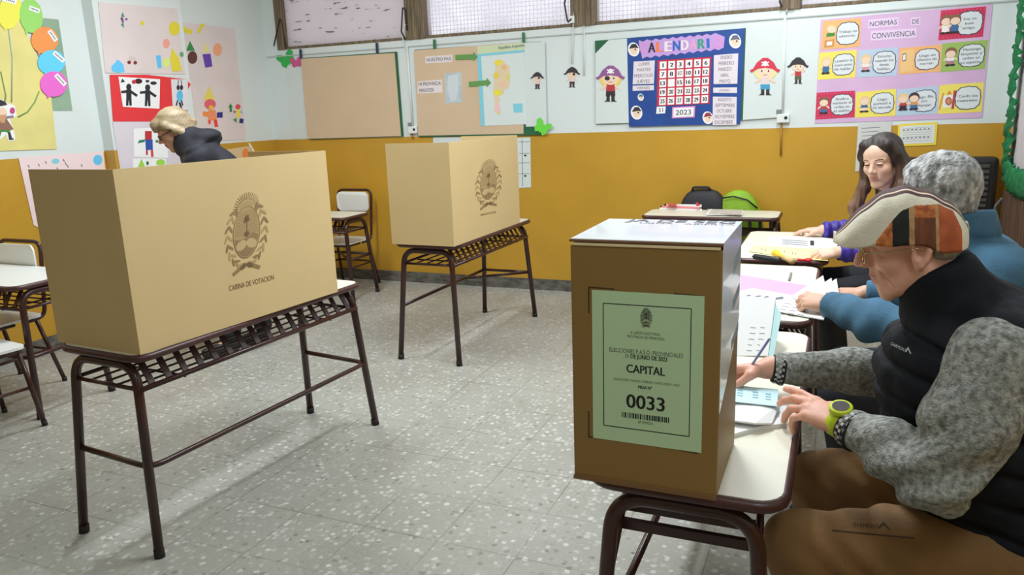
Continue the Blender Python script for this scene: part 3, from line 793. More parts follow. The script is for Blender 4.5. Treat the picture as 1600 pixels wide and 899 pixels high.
pth += [np.array((XR - .02, yhi + .09 - .10 * math.sin(a), bb_ + .05 - .07 * (1 - math.cos(a)))) for a in np.linspace(.2, R(90), 6)]
pth += [np.array((XR - .02, y, bb_ - .02)) for y in np.linspace(yhi - .06, ylo, 30)]
o = ruffle(pth, .075, CREPE, np.array((-1.0, 0, 0))).build('crepe_ruffle', rb)
so = o.modifiers.new('thick', 'SOLIDIFY'); so.thickness = .002

# black rucksack with lime panel behind the crosswise desk
BAGK = mat('black_nylon', (36, 36, 40), 0.6, bump=.2, bscale=80); LIME = mat('lime_nylon', (150, 196, 40), 0.6, 1.1, bump=.3, bscale=14, var=.2, vscale=6)
def blob_box(c, r, m, e=3.0, seg=28, rings=18, dent=None):
    mb = MB(); vs = []; fs = []
    def sg(v, p): return math.copysign(abs(v) ** p, v)
    for i in range(rings + 1):
        th = math.pi * i / rings - math.pi / 2
        for j in range(seg):
            ph = 2 * math.pi * j / seg; q = 2 / e
            p = np.array([r[0] * sg(math.cos(th), q) * sg(math.cos(ph), q), r[1] * sg(math.cos(th), q) * sg(math.sin(ph), q), r[2] * sg(math.sin(th), q)])
            if dent: p = dent(p)
            vs.append(p + np.array(c))
    for i in range(rings):
        for j in range(seg):
            k = (j + 1) % seg; fs.append((i * seg + j, i * seg + k, (i + 1) * seg + k, (i + 1) * seg + j))
    return mb.add(vs, fs, m, True)
bg_ = thing('backpack', 'black backpack with a lime green side, standing behind the crosswise desk', 'backpack', (-.80, 5.73, 0))
blob_box((-.92, 5.738, .43), (.19, .082, .43), BAGK, 3.2).build('body', bg_)
blob_box((-.66, 5.738, .42), (.19, .082, .435), LIME, 2.6, dent=lambda p: p + np.array([0, 0, -.10 * max(0, p[0] / .19) ** 2 if p[2] > 0 else 0])).build('lime_panel', bg_)
MB().tube(fillet([(-1.0, 5.72, .84), (-.99, 5.70, .875), (-.88, 5.70, .875), (-.86, 5.72, .84)], .02), .010, BAGK).build('handle', bg_)
MB().tube([(-.78, 5.672, .80), (-.70, 5.665, .815), (-.60, 5.668, .79), (-.53, 5.675, .73)], .006, BAGK).build('zip', bg_)

# ================================================================== WALL POSTERS AND STICKERS
def sheet(name, label, cat, pl, pts, off, m, group=None, th=.0012):
    cx = sum(p[0] for p in pts) / len(pts); cy = sum(p[1] for p in pts) / len(pts)
    t = thing(name, label, cat, tuple(pl.at(cx, cy, 0)), group=group)
    flat(MB(), pl, pts, off, off + th, m).build('sheet', t)
    return t
def part(t, name, pl, pts, off, m, th=.0008, label=None):
    o = flat(MB(), pl, pts, off, off + th, m).build(name, t)
    if label: o['label'] = label
    return o
def Q(quad, u, v):
    a = np.array(quad[0], float) * (1 - u) + np.array(quad[1], float) * u; b = np.array(quad[3], float) * (1 - u) + np.array(quad[2], float) * u
    return tuple(a * (1 - v) + b * v)
GREENB = mat('green_chalkboard', (38, 104, 66), 0.6, 1.0, var=.1)
TAN = pap('tan_poster_paper', (203, 178, 148), var=.03, vscale=3)
PWHITE = pap('cool_white_sheet', (203, 211, 208))
NAVY = pap('navy_tape', (44, 56, 78)); GRN = pap('green_tape', (46, 110, 66))
# board 1
t = thing('chalkboard', 'wall chalkboard covered with blank tan paper, left under the first window', 'chalkboard', tuple(WB.at(545, 150)))
flat(MB(), WB, [(472, 91), (621, 81), (631, 213), (486, 218)], .002, .014, GREENB).build('board', t)
part(t, 'tan_cover', WB, [(472, 92), (618, 83), (628, 212.5), (482, 217)], .0145, TAN)
for x0, x1 in ((469, 473), (588, 592)): part(t, 'tape_strap', WB, [(x0, 77 - (x0 - 469) * .085), (x1, 77 - (x0 - 469) * .085), (x1 + 1, 92 - (x0 - 469) * .075), (x0 + 1, 92 - (x0 - 469) * .075)], .015, NAVY)
t = sheet('paper_sheet', 'blank white sheet on the wall left of the tan-covered chalkboard', 'paper', WB, [(446, 98), (471, 94), (481, 216.5), (459, 217)], .002, PWHITE)
def butterfly(label, pl, cx, cy, s, rot, m, off):
    t = thing('butterfly_cutout', label, 'cutout', tuple(pl.at(cx, cy)))
    def T(pts):
        c, d = math.cos(R(rot)), math.sin(R(rot)); return [(cx + s * (x * c - y * d), cy + s * (x * d + y * c)) for x, y in pts]
    for q in (-1, 1):
        wv = [(0, -.1), (q * .25, -.75), (q * .75, -.95), (q * .95, -.55), (q * .7, -.1), (q * .75, .35), (q * .45, .7), (q * .1, .45)]
        part(t, 'wing', pl, T(wv), off, m)
    part(t, 'body', pl, T(disc(0, .05, .12, .55)), off + .0008, m)
butterfly('green paper butterfly on the wall beside the tan-covered chalkboard', WB, 449, 94, 15, -28, pap('leaf_green', (54, 168, 76)), .004)
butterfly('small pink paper butterfly beside the green one', WB, 464, 98.5, 10, -10, pap('magenta_paper', (196, 82, 134)), .0075)
# board 2
t = thing('map_board', 'chalkboard with tan paper and a country map, right of the blank tan chalkboard', 'chalkboard', tuple(WB.at(750, 140)))
flat(MB(), WB, [(649, 78), (846, 65), (846, 211), (655, 214)], .002, .014, GREENB).build('board', t)
part(t, 'tan_cover', WB, [(648, 79), (780, 69), (820, 66.5), (819, 209), (655, 212)], .0145, TAN)
part(t, 'white_cover', WB, [(818, 67.5), (852, 65), (855.5, 197), (823, 198)], .0155, PWHITE)
for x, y0, y1 in ((678, 62, 77), (817, 51, 68)): part(t, 'tape_strap', WB, [(x, y0), (x + 4, y0 - .3), (x + 4.3, y1), (x + .3, y1)], .0165, GRN)
mp = part(t, 'map_sheet', WB, [(747, 73), (820, 67), (825, 194), (753, 197)], .0168, pap('map_paper', (206, 214, 212)))
SKY = pap('map_cyan', (126, 196, 214))
def sub(o, name, pl, pts, off, m, th=.0006):
    return flat(MB(), pl, pts, off, off + th, m).build_sub(name, o)
def build_sub(s, name, o):
    """sub-part: child of a part (room coordinates)"""
    me = s.build(name); me.parent = o
    return me
MB.build_sub = build_sub
sub(mp, 'map_border', WB, [(747, 85), (753, 84.5), (759, 196.5), (753, 197)], .0181, SKY)
sub(mp, 'map_border', WB, [(753, 84.5), (821, 78), (821, 82), (753, 88)], .0181, SKY)
sub(mp, 'map_header', WB, [(748, 73.5), (820, 67.5), (821, 78), (748, 84.5)], .0181, pap('pale_green_header', (196, 208, 170)))
sub(mp, 'legend_box', WB, [(803, 162), (817.5, 161.5), (818, 175.5), (804, 176)], .0181, SKY)
w = MB(); ptext(w, WB, 'República Argentina', (781, 77.2), (821, 72.8), 4.6, GREYINK, .0188, .02); w.build_sub('map_title', mp)
arg = [(775, 97), (783, 93), (788, 95), (793, 101), (798, 104), (797, 112), (799, 120), (798, 130), (796, 138), (790, 140), (788, 147), (781, 150), (783, 156), (780, 163), (783, 170), (784, 178), (780, 180), (774, 174), (775, 160), (773, 150), (772, 140), (774, 128), (772, 118), (776, 108)]
sub(mp, 'country_shape', WB, arg, .0181, pap('map_peach', (216, 196, 160)))
for c_, col_ in (((780, 98, 6, 4.5), (228, 210, 70)), ((777, 118, 4, 5), (222, 196, 80)), ((779, 145, 6, 4.5), (232, 214, 60)), ((795, 120, 3, 6), (206, 204, 120)), ((789, 105, 4, 4), (222, 176, 130)), ((787, 132, 5, 5), (226, 186, 160)), ((779, 168, 4, 7), (226, 188, 190))):
    sub(mp, 'province', WB, disc(*c_, n=14), .0188, pap('prov_%d_%d_%d' % col_, col_), .0003)
for a, b_, yy in (((665, 96), (705, 91), 0), ((656, 139), (691, 134.5), 0), ((657, 146.5), (682, 143), 0)):
    pass
def tlabel(t, quad, pl, off, lines, h, name='word_strip', m=None, bold=.0, back=None):
    o = part(t, name, pl, quad, off, back or pap('strip_paper', (218, 208, 208)))
    n = len(lines); w = MB()
    for i, (s, u0, u1) in enumerate(lines):
        v = (i + .5) / n + h / 2
        yq = abs(quad[3][1] - quad[0][1])
        ptext(w, pl, s, Q(quad, u0, v), Q(quad, u1, v), h * yq, m or INK, off + .0009, bold)
    w.build_sub('lettering', o); return o
tlabel(t, [(666, 88.5), (708, 85.5), (708, 97), (666, 99.5)], WB, .0155, [('NUESTRO PAIS', .06, .96)], .45)
tlabel(t, [(654, 127.5), (692, 124.5), (693, 144.5), (654, 146.5)], WB, .0155, [('MI PROVINCIA', .05, .95), ('MENDOZA', .07, .66)], .28)
ARW = pap('arrow_green', (96, 146, 78))
for x0, y0, x1, y1 in ((713, 90, 748, 89), (734, 132, 769, 129.5)):
    part(t, 'arrow', WB, [(x0, y0 - 4), (x1 - 7, y1 - 4), (x1 - 7, y1 - 8), (x1, y1), (x1 - 7, y1 + 7), (x1 - 7, y1 + 4), (x0 + .5, y0 + 4)], .0195, ARW)
ms_ = part(t, 'small_map', WB, [(696, 115), (722, 112.5), (724, 160), (697, 162)], .0155, pap('pale_blue_map', (186, 196, 202), var=.06, vscale=14))
sub(ms_, 'province_shape', WB, [(702, 118), (717, 116), (718, 140), (714, 157), (706, 158), (700, 140)], .0165, pap('pale_blue_shape', (198, 206, 210)))
butterfly('bright green paper butterfly at the lower right corner of the map board', WB, 848, 200, 14, 30, pap('bright_green', (104, 206, 66)), .0225)
# pirates
SKIN = pap('sticker_skin', (230, 200, 176)); BLACKP = pap('sticker_black', (52, 44, 48)); WH = pap('sticker_white', (228, 228, 228))
def pirate(label, pl, cx, cy, s, hat, hair, top, legs, off, skull=True, patch=None, arm=None, bighead=True, base=None):
    t = thing('pirate_sticker', label, 'sticker', tuple(pl.at(cx, cy)))
    def T(pts): return [(cx + s * x, cy + s * y) for x, y in pts]
    if base: part(t, 'white_backing', pl, T(disc(0, .05, .62, 1.1)), off - .0009, WH, .0008)
    hy = -.35
    if hair: part(t, 'hair', pl, T(disc(0, hy + .06, .56, .40)), off, hair, .0005)
    part(t, 'head', pl, T(disc(0, hy, .42, .34)), off + .0005, SKIN, .0006)
    part(t, 'body', pl, T([(-.2, -.05), (.2, -.05), (.24, .32), (-.24, .32)]), off + .0003, top, .0006)
    part(t, 'trousers', pl, T([(-.23, .32), (.23, .32), (.24, .58), (.04, .60), (0, .48), (-.04, .60), (-.24, .58)]), off + .0003, legs, .0006)
    for q in (-1, 1): part(t, 'boot', pl, T([(q * .05, .58), (q * .2, .58), (q * .22, .80), (q * .34, .86), (q * .04, .86)]), off + .0003, BLACKP, .0006)
    for q in (-1, 1): part(t, 'arm', pl, T(bar(q * .2, .02, q * .5, .22 if q != arm else -.1, .11)), off + .0002, SKIN, .0006)
    part(t, 'hat', pl, T([(-.78, hy - .04), (-.62, hy - .10), (-.42, hy - .42), (-.12, hy - .66), (.14, hy - .66), (.42, hy - .44), (.60, hy - .12), (.76, hy - .06), (.66, hy + .08), (.36, hy - .10), (0, hy - .16), (-.38, hy - .10), (-.68, hy + .08)]), off + .0011, hat, .0006)
    f = MB()
    if skull:
        for a in (25, -25): flat(f, pl, T(bar(-.2 * math.cos(R(a)), hy - .36 - .2 * math.sin(R(a)), .2 * math.cos(R(a)), hy - .36 + .2 * math.sin(R(a)), .07)), off + .0017, off + .0020, WH)
        flat(f, pl, T(disc(0, hy - .37, .12, .13, n=14)), off + .0020, off + .0023, WH)
    for q in (-1, 1): flat(f, pl, T(disc(q * .17, hy + .0, .04 if q != patch else .14, .05 if q != patch else .12, n=12)), off + .0011, off + .0014, BLACKP)
    flat(f, pl, T(bar(-.1, hy + .2, .1, hy + .19, .03)), off + .0011, off + .0014, pap('sticker_mouth', (150, 80, 76)))
    f.build('face_marks', t)
    return t
HK = pap('hat_black', (54, 50, 56)); HP = pap('hat_purple', (140, 86, 140)); HR = pap('hat_red', (198, 56, 76)); BLOND = pap('sticker_blond', (226, 208, 140))
STR = pap('striped_shirt', (214, 196, 192)); JR = pap('sticker_red', (176, 56, 60)); NV = pap('sticker_plum', (84, 52, 62)); BLU = pap('sticker_blue', (62, 148, 186))
pirate('small pirate sticker with a telescope beside the country map', WB, 841, 127, 14, HK, None, STR, NV, .019, skull=False, patch=1, arm=-1)
pirate('small pirate boy sticker on bare wall between the map board and the calendar', WB, 894, 122, 17, HK, None, STR, NV, .002, skull=False, patch=1)
pirate('pirate girl sticker with a purple hat, left of the blue calendar', WB, 955, 133, 30, HP, pap('sticker_yellow', (226, 198, 96)), JR, BLACKP, .018, patch=-1)
pirate('pirate sticker with a red hat, right of the blue calendar', WB, 1196, 122, 31, HR, BLOND, STR, BLU, .018)
p5 = pirate('red-coated pirate sticker with a telescope, between the calendar and the pink rules poster', WB, 1247, 112, 22, HK, None, JR, pap('sticker_olive', (86, 92, 66)), .002, skull=False, arm=1)
# board 3 with calendar
t = thing('chalkboard', 'green chalkboard hidden under white sheets and the blue calendar', 'chalkboard', tuple(WB.at(1070, 120)))
flat(MB(), WB, [(930.5, 64), (1166, 44), (1161, 187), (932, 194)], .002, .014, GREENB).build('board', t)
part(t, 'white_cover', WB, [(931, 84), (952, 62.6), (981, 60.5), (984, 192), (932, 193.5)], .0145, PWHITE)
t = sheet('paper_sheet', 'blank white sheet right of the blue calendar, behind the red-hatted pirate', 'paper', WB, [(1166, 44), (1225, 39), (1221, 183), (1161, 187.5)], .0145, PWHITE)
cal = sheet('wall_calendar', 'blue handmade wall calendar with CALENDARIO lettering and the year 2023', 'calendar', WB, [(980.5, 60), (1164, 44.5), (1157, 193.5), (983.5, 198)], .0155, pap('blue_card', (34, 72, 146), rough=.45, var=.12, vscale=7))
LIL = pap('lilac_paper', (186, 148, 206))
ban = [(999, 68)] + [(999 + i * 6.6, 67.5 - i * .62 - 3 + (1.5 if i % 2 else -1.5)) for i in range(20)] + [(1133, 58), (1131, 76)] + [(1130 - i * 6.6, 76.5 + i * .75 + (1.5 if i % 2 else -1.5)) for i in range(20)]
bn = part(cal, 'title_banner', WB, ban, .0168, LIL)
cols_ = [(206, 140, 196), (50, 40, 52), (238, 122, 66), (222, 214, 214), (44, 96, 176), (224, 214, 208), (216, 156, 186), (48, 150, 122), (44, 104, 176), (212, 140, 194)]
for i, (ch, cc) in enumerate(zip('CALENDARIO', cols_)):
    x = 1001 + i * 12.9; y = 83.5 - i * .95; w = MB()
    ptext(w, WB, ch, (x, y), (x + (10.5 if ch != 'I' else 6), y - .7), 15.5, pap('letter_%d_%d' % (i, cc[0]), cc), .0178 + .0004 * (i % 2), .045); w.build_sub('letter', bn)
gq = [(1028, 94.5), (1112, 89), (1109, 162), (1027, 166)]
gr = part(cal, 'day_grid', WB, gq, .0168, pap('crimson_card', (186, 40, 62)))
d = 0
for r_ in range(5):
    for c_ in range(6):
        d += 1
        u0, v0 = .045 + c_ * .16, .035 + r_ * .195
        q4 = [Q(gq, u0, v0), Q(gq, u0 + .125, v0), Q(gq, u0 + .125, v0 + .165), Q(gq, u0, v0 + .165)]
        cell = sub(gr, 'day_card', WB, q4, .0177, WH)
        if d not in (9, 14):
            w = MB(); k = .035 if d > 9 else .06
            ptext(w, WB, str(d), Q(q4, .5 - k * (9 if d > 9 else 4), .76), Q(q4, .5 + k * (9 if d > 9 else 4), .76), 6.2, INK, .0184, .04); w.build_sub('day_number', gr)
        elif d == 9:
            w = MB()
            for a, b_ in (((.2, .3), (.85, .25)), ((.2, .5), (.85, .45)), ((.2, .7), (.85, .66)), ((.2, .28), (.2, .72))): flat(w, WB, bar(*Q(q4, *a), *Q(q4, *b_), .7), .0184, .0187, INK)
            w.build_sub('day_sketch', gr)
tlabel(cal, [(1027, 167), (1041, 166.3), (1040, 177), (1026, 178)], WB, .0168, [('31', .2, .8)], .55, 'day_tag', back=WH, bold=.0)
yq = [(1051, 167.5), (1087, 165.5), (1086, 183.5), (1050.5, 185)]
part(cal, 'year_border', WB, yq, .0168, pap('rose_border', (206, 130, 190)))
tlabel(cal, [Q(yq, .06, .1), Q(yq, .94, .1), Q(yq, .94, .9), Q(yq, .06, .9)], WB, .0178, [('2023', .12, .88)], .55, 'year_card', back=WH, bold=.006)
PKW = pap('pinkish_white', (216, 206, 212))
tlabel(cal, [(991, 96.5), (1024, 94.5), (1022.5, 131), (989.5, 132)], WB, .0168, [('LUNES', .25, .75), ('MARTES', .18, .82), ('MIERCOLES', .06, .94), ('JUEVES', .18, .80)], .14, 'weekday_list', back=PKW, m=GREYINK)
tlabel(cal, [(989.5, 134), (1022.5, 133), (1022.5, 141), (989.5, 142)], WB, .0168, [('VIERNES', .18, .80)], .5, 'weekday_list', back=PKW, m=GREYINK)
tlabel(cal, [(1116, 86.5), (1154, 83.5), (1152.5, 131), (1115.5, 131.5)], WB, .0168, [('ENERO', .28, .76), ('FEBRERO', .2, .84), ('MARZO', .2, .74), ('ABRIL', .28, .64), ('MAYO', .25, .7)], .12, 'month_list', back=PKW, m=GREYINK)
tlabel(cal, [(1115, 137), (1152, 136.5), (1152, 145.5), (1115, 145)], WB, .0168, [('JUNIO', .25, .68)], .45, 'month_list', back=PKW, m=GREYINK)
tlabel(cal, [(1114.5, 151), (1151.5, 151.5), (1151, 195), (1114, 195.5)], WB, .0168, [('AGOSTO', .2, .78), ('SEPTIEMBRE', .1, .92), ('OCTUBRE', .16, .8), ('NOVIEMBRE', .1, .92), ('DICIEMBRE', .1, .84)], .12, 'month_list', back=PKW, m=GREYINK)
for (x, y, s, hc) in ((991, 77.5, 10.5, HK), (1149, 64.5, 11, pap('hat_grey', (96, 104, 120))), (995.5, 176, 10.5, HK), (1106.5, 184, 9.5, pap('hat_maroon', (140, 46, 66))), (1002, 152, 5.5, pap('hat_teal', (60, 120, 150)))):
    T = lambda pts: [(x + s * a, y + s * b) for a, b in pts]
    o = part(cal, 'pirate_face', WB, T(disc(0, 0, .85, 1.05, rot=-12)), .0168, WH)
    sub(o, 'face', WB, T(disc(.05, .12, .55, .65)), .0177, SKIN)
    sub(o, 'hat', WB, T([(-.7, -.1), (-.3, -.8), (.3, -.85), (.75, -.2), (.2, -.25)]), .0184, hc)
    sub(o, 'eye_patch', WB, T(disc(.25, .0, .12, .12)), .0184, BLACKP)

# pink rules poster
rp = [(1282.5, 31), (1551, 6.5), (1534.5, 184), (1273, 193)]
PINK = pap('mauve_poster_paper', (208, 172, 206), var=.04, vscale=5)
po = sheet('rules_poster', 'mauve poster of picture cards headed NORMAS DE CONVIVENCIA', 'poster', WB, rp, .002, PINK)
GI = pap('dark_grey_letters', (74, 74, 90))
tlabel(po, [(1357, 31), (1404, 27), (1404, 41), (1356, 45)], WB, .0034, [('NORMAS', .05, .94)], .55, 'title_strip', m=GI, back=pap('title_back', (218, 196, 220)))
tlabel(po, [(1423, 28), (1438, 26.5), (1438, 39), (1423, 40.5)], WB, .0034, [('DE', .14, .86)], .58, 'title_strip', m=GI, back=MATS['title_back'])
tlabel(po, [(1361, 49), (1432, 44), (1432, 59), (1360, 64)], WB, .0034, [('CONVIVENCIA', .03, .97)], .55, 'title_strip', m=GI, back=MATS['title_back'])
CB = {'o': (232, 172, 112), 'r': (196, 50, 84), 'y': (228, 212, 96), 'b': (176, 194, 212), 'g': (150, 178, 92)}
def child(mb, pl, quad, u, v, s, hair, shirt, legs, off):
    def T(pts): return [Q(quad, u + x * s * .7, v + y * s) for x, y in pts]
    flat(mb, pl, T([(-.14, .16), (.14, .16), (.17, .34), (-.17, .34)]), off, off + .0004, shirt)
    flat(mb, pl, T([(-.15, .34), (.15, .34), (.16, .50), (-.16, .50)]), off, off + .0003, legs)
    for q in (-1, 1):
        flat(mb, pl, T(bar(q * .14, .2, q * .27, .32, .07)), off, off + .0005, SKIN)
        flat(mb, pl, T(disc(q * .10, .53, .11, .05, n=10)), off + .0004, off + .0008, BLACKP)
    flat(mb, pl, T(disc(0, -.02, .24, .24, n=16)), off + .0004, off + .0008, hair)
    flat(mb, pl, T(disc(0, .05, .2, .16, n=16)), off + .0008, off + .0012, SKIN)
HB1, HB2, HB3 = pap('hair_straw', (222, 190, 140)), pap('hair_brown', (130, 92, 72)), pap('hair_dark', (70, 52, 56))
SB, SG, SR_, SW, SO = pap('shirt_blue', (60, 104, 150)), pap('shirt_green', (66, 130, 60)), pap('shirt_red', (176, 64, 66)), pap('shirt_white', (226, 222, 218)), pap('shirt_orange', (206, 140, 80))
cards = [
 ([(1286.5, 33), (1346, 28), (1343.5, 73), (1282.5, 78)], 'o', 'Trabajo en\nsilencio.', [('desk',)]),
 ([(1470, 16.5), (1541, 10), (1535.5, 57.5), (1466, 63)], 'r', 'Soy un\nbuen\namigo.', [(.14, HB2, SW, SW), (.34, HB2, SB, SB)]),
 ([(1280.5, 82.5), (1339, 78), (1336, 121), (1277.5, 125)], 'y', 'Levanto la\nmano antes\nde hablar.', [(.2, HB1, SB, SB)]),
 ([(1341.5, 79), (1403.5, 73.5), (1401, 118.5), (1339.5, 121)], 'b', 'Escucho\ncuando los\ndemás\nhablan.', [(.2, HB1, SW, pap('shorts_pink', (206, 140, 150)))]),
 ([(1406, 75.5), (1472, 69.5), (1469, 112), (1404, 116.5)], 'o', 'Llego en\nsilencio sin\ncorrer.', [('door',)]),
 ([(1472.5, 68), (1544, 62), (1538.5, 107.5), (1469.5, 113)], 'g', 'Mantengo\nlimpieza y\norden en\nmi espacio.', [(.2, HB2, SW, pap('skirt_mauve', (170, 120, 130)))]),
 ([(1276, 145), (1336, 141.5), (1335.5, 183), (1274, 187)], 'r', 'Ayudo a\nmantener el\norden en\nel salón.', [(.2, HB2, SR_, SB)]),
 ([(1338, 144.5), (1400, 138.5), (1399, 181), (1335.5, 184)], 'y', 'Llego\npuntual a\nmi escuela.', [(.22, HB1, pap('coat_teal', (54, 96, 120)), SKIN)]),
 ([(1401.5, 140), (1466.5, 134), (1464.5, 178), (1400, 181.5)], 'b', 'Hago fila\nsin\nempujar.', [(.16, HB1, SR_, BLACKP), (.42, HB3, SO, SB)]),
 ([(1468, 133), (1537, 128.5), (1533.5, 175), (1465, 178)], 'y', 'Cuido los\nmateriales.', [('art',)]),
]
DOT = pap('card_pale_dot', (230, 150, 170)); CLOUD = pap('cloud_outline', (64, 64, 84))
for quad, ck, txt, figs in cards:
    o = part(po, 'rule_card', WB, quad, .0034, pap('card_' + ck, CB[ck]))
    g = MB()
    if ck == 'r':
        for i in range(7):
            for j in range(12):
                if i in (0, 6) or j in (0, 1, 2, 3, 11): flat(g, WB, disc(*Q(quad, .03 + j * .085 + (.04 if i % 2 else 0), .06 + i * .145), .6, n=5), .0043, .0046, DOT)
    def cloud(k):
        cx_, cy_ = .665, .5; pts = []
        for i in range(32):
            a = 2 * math.pi * i / 32; x, y = math.cos(a), math.sin(a)
            rr = 1 / max((abs(x) ** 4 + abs(y) ** 4) ** .25, 1e-6); rr = min(rr, 1.18) * (1 + (.06 if i % 8 == 0 else 0)) * (.94 if i % 8 == 4 else 1)
            pts.append(Q(quad, cx_ + .29 * k * rr * x, cy_ + .39 * k * rr * y))
        return pts
    b_ = sub(o, 'speech_cloud', WB, cloud(1.0), .0044, CLOUD)
    sub(o, 'speech_cloud', WB, cloud(.93), .0050, pap('cloud_white', (210, 214, 216)))
    lines = txt.split('\n'); w = MB()
    for i, s in enumerate(lines):
        v = .5 + (i - (len(lines) - 1) / 2) * .15 + .05; hw = min(.235, .024 * len(s))
        ptext(w, WB, s, Q(quad, .665 - hw, v), Q(quad, .665 + hw, v), 4.0, GREYINK, .0057, .01)
    w.build_sub('lettering', o)
    for fg in figs:
        if fg[0] == 'desk':
            flat(g, WB, disc(*Q(quad, .24, .30), 7.5, 6.5), .0044, .0050, HB1); flat(g, WB, disc(*Q(quad, .24, .33), 6.2, 5), .0050, .0054, SKIN)
            flat(g, WB, [Q(quad, *p) for p in ((.12, .44), (.32, .42), (.33, .58), (.11, .6))], .0044, .0050, SG)
            flat(g, WB, [Q(quad, *p) for p in ((.05, .58), (.36, .55), (.36, .66), (.05, .69))], .0050, .0056, pap('desk_print', (222, 170, 110)))
            flat(g, WB, [Q(quad, *p) for p in ((.08, .68), (.33, .66), (.33, .92), (.08, .94))], .0044, .0050, pap('desk_print2', (196, 140, 84)))
            flat(g, WB, [Q(quad, *p) for p in ((.14, .74), (.28, .73), (.28, .86), (.14, .87))], .0050, .0054, SW)
        elif fg[0] == 'door':
            flat(g, WB, [Q(quad, *p) for p in ((.04, .1), (.34, .08), (.34, .92), (.04, .94))], .0044, .0048, pap('door_print', (238, 186, 126)))
            flat(g, WB, [Q(quad, *p) for p in ((.07, .22), (.16, .2), (.16, .5), (.07, .52))], .0048, .0052, GREYINK)
            flat(g, WB, [Q(quad, *p) for p in ((.085, .26), (.145, .24), (.145, .46), (.085, .48))], .0052, .0055, SW)
        elif fg[0] == 'art':
            flat(g, WB, [Q(quad, *p) for p in ((.10, .38), (.36, .36), (.36, .78), (.10, .80))], .0044, .0048, SW)
            flat(g, WB, disc(*Q(quad, .23, .58), 5.4, 6.6), .0048, .0052, pap('art_ring', (170, 100, 90))); flat(g, WB, disc(*Q(quad, .23, .58), 3, 3.6), .0052, .0055, SO)
            flat(g, WB, bar(*Q(quad, .03, .85), *Q(quad, .10, .28), 2.5), .0044, .0048, SO)
            flat(g, WB, bar(*Q(quad, .33, .85), *Q(quad, .36, .22), 4), .0048, .0053, SR_)
            flat(g, WB, [Q(quad, *p) for p in ((.17, .36), (.23, .2), (.30, .34))], .0044, .0048, SO)
        else:
            child(g, WB, quad, fg[0], .36, .78, *fg[1:], .0058 + .0014 * figs.index(fg))
    if g.v: g.build_sub('drawing', o)
# sheets below the rules poster
t = sheet('notice_sheet', 'white notice sheet hanging on the ochre wall behind the woman in purple', 'paper', WB, [(1341, 193), (1393, 190), (1390, 262), (1336, 268)], .0035, pap('grey_white_sheet', (200, 200, 196)))
w = MB(); random.seed(9)
for i in range(9):
    y = 200 + i * 6; flat(w, WB, bar(1346, y + .6, 1346 + random.uniform(20, 40), y - 1, .8), .0048, .0051, GREYINK)
w.build('print', t)
yq = [(1403, 194.5), (1465, 191), (1462.5, 226.5), (1402, 229)]
t = sheet('notice_sheet', 'white timetable with a yellow border on the ochre wall', 'paper', WB, yq, .0035, pap('yellow_border', (228, 202, 70)))
q2 = [Q(yq, .06, .09), Q(yq, .94, .09), Q(yq, .94, .9), Q(yq, .06, .9)]
part(t, 'timetable', WB, q2, .0048, pap('timetable_white', (212, 214, 208)))
w = MB()
for i in range(7): flat(w, WB, bar(*Q(q2, .08, .14 + i * .12), *Q(q2, .92, .14 + i * .12), .6), .0057, .0060, pap('timetable_ink', (160, 166, 170)))
for i in range(14): flat(w, WB, bar(*Q(q2, .08 + (i % 7) * .12, .22 + (i // 7) * .45), *Q(q2, .13 + (i % 7) * .12, .22 + (i // 7) * .45), 1.6), .0057, .0060, GREYINK)
w.build('print', t)
t = sheet('form_sheet', 'white ruled form hanging on the ochre wall beside the smaller voting booth', 'paper', WB, [(805, 215.5), (829, 214.5), (830, 293), (810, 294)], .002, PWHITE)
w = MB()
for y in (222, 240, 255, 272): flat(w, WB, bar(811, y, 828, y - .5, .8), .0034, .0037, GREYINK)
flat(w, WB, bar(816, 218, 817, 291, .8), .0034, .0037, GREYINK)
for x, y in ((821, 243), (821, 275)): flat(w, WB, disc(x, y, 2, 1.5, n=8), .0034, .0037, INK)
w.build('print', t)
sheet('paper_sheet', 'white sheet strip under the map board, behind the smaller voting booth', 'paper', WB, [(677, 214.5), (806, 213.5), (806, 235), (677, 235)], .002, PWHITE)

# conduits and switches
CON = mat('white_conduit', (214, 218, 216), .45, K); CONW = mat('old_yellow_conduit', (170, 120, 44), .5, 1.1)
def conduit(label, top, bot, tail, hook=None):
    t = thing('switch_conduit', label, 'conduit', tuple(WB.at(*bot)))
    MB().tube([WB.at(*top, .010), WB.at(*bot, .010)], .009, CON, seg=10).build('pipe', t)
    bx = MB(); c = WB.at(bot[0] + 1.5, bot[1] + 5, .016)
    bx.box((c[0] - .045, YB - .034, c[2] - .030), (c[0] + .040, YB - .001, c[2] + .030), CON); bx.build('switch_box', t, bevel=.006)
    MB().ell((c[0] + .016, YB - .036, c[2] + .004), (.011, .005, .011), INK).build('switch_hole', t)
    MB().box((c[0] - .05, YB - .022, c[2] + .032), (c[0] - .015, YB - .002, c[2] + .062), pap('grey_collar', (120, 124, 122))).build('collar', t, bevel=.003)
    if tail: MB().tube([WB.at(bot[0] - 2, bot[1] + 10, .008), WB.at(*tail, .008)], .007, CONW, seg=8).build('tail_pipe', t)
    if hook: MB().tube(fillet([WB.at(*q, .016) for q in hook], .02), .0055, CON, seg=8).build('hook_wire', t)
conduit('white cable conduit with switch box between the two tan boards', (637, 72), (646, 198), (646, 217), ((640, 38), (635, 38), (630, 55), (633, 70), (637, 80)))
conduit('white cable conduit with switch box between the calendar and the pink rules poster', (1227, 20), (1223, 180), (1220, 243), ((1232, -5), (1231, 12), (1228, 22)))
t = thing('cable_cord', 'white pull cord hanging down the wall above the small pirate boy', 'cord', tuple(WB.at(896, 45)))
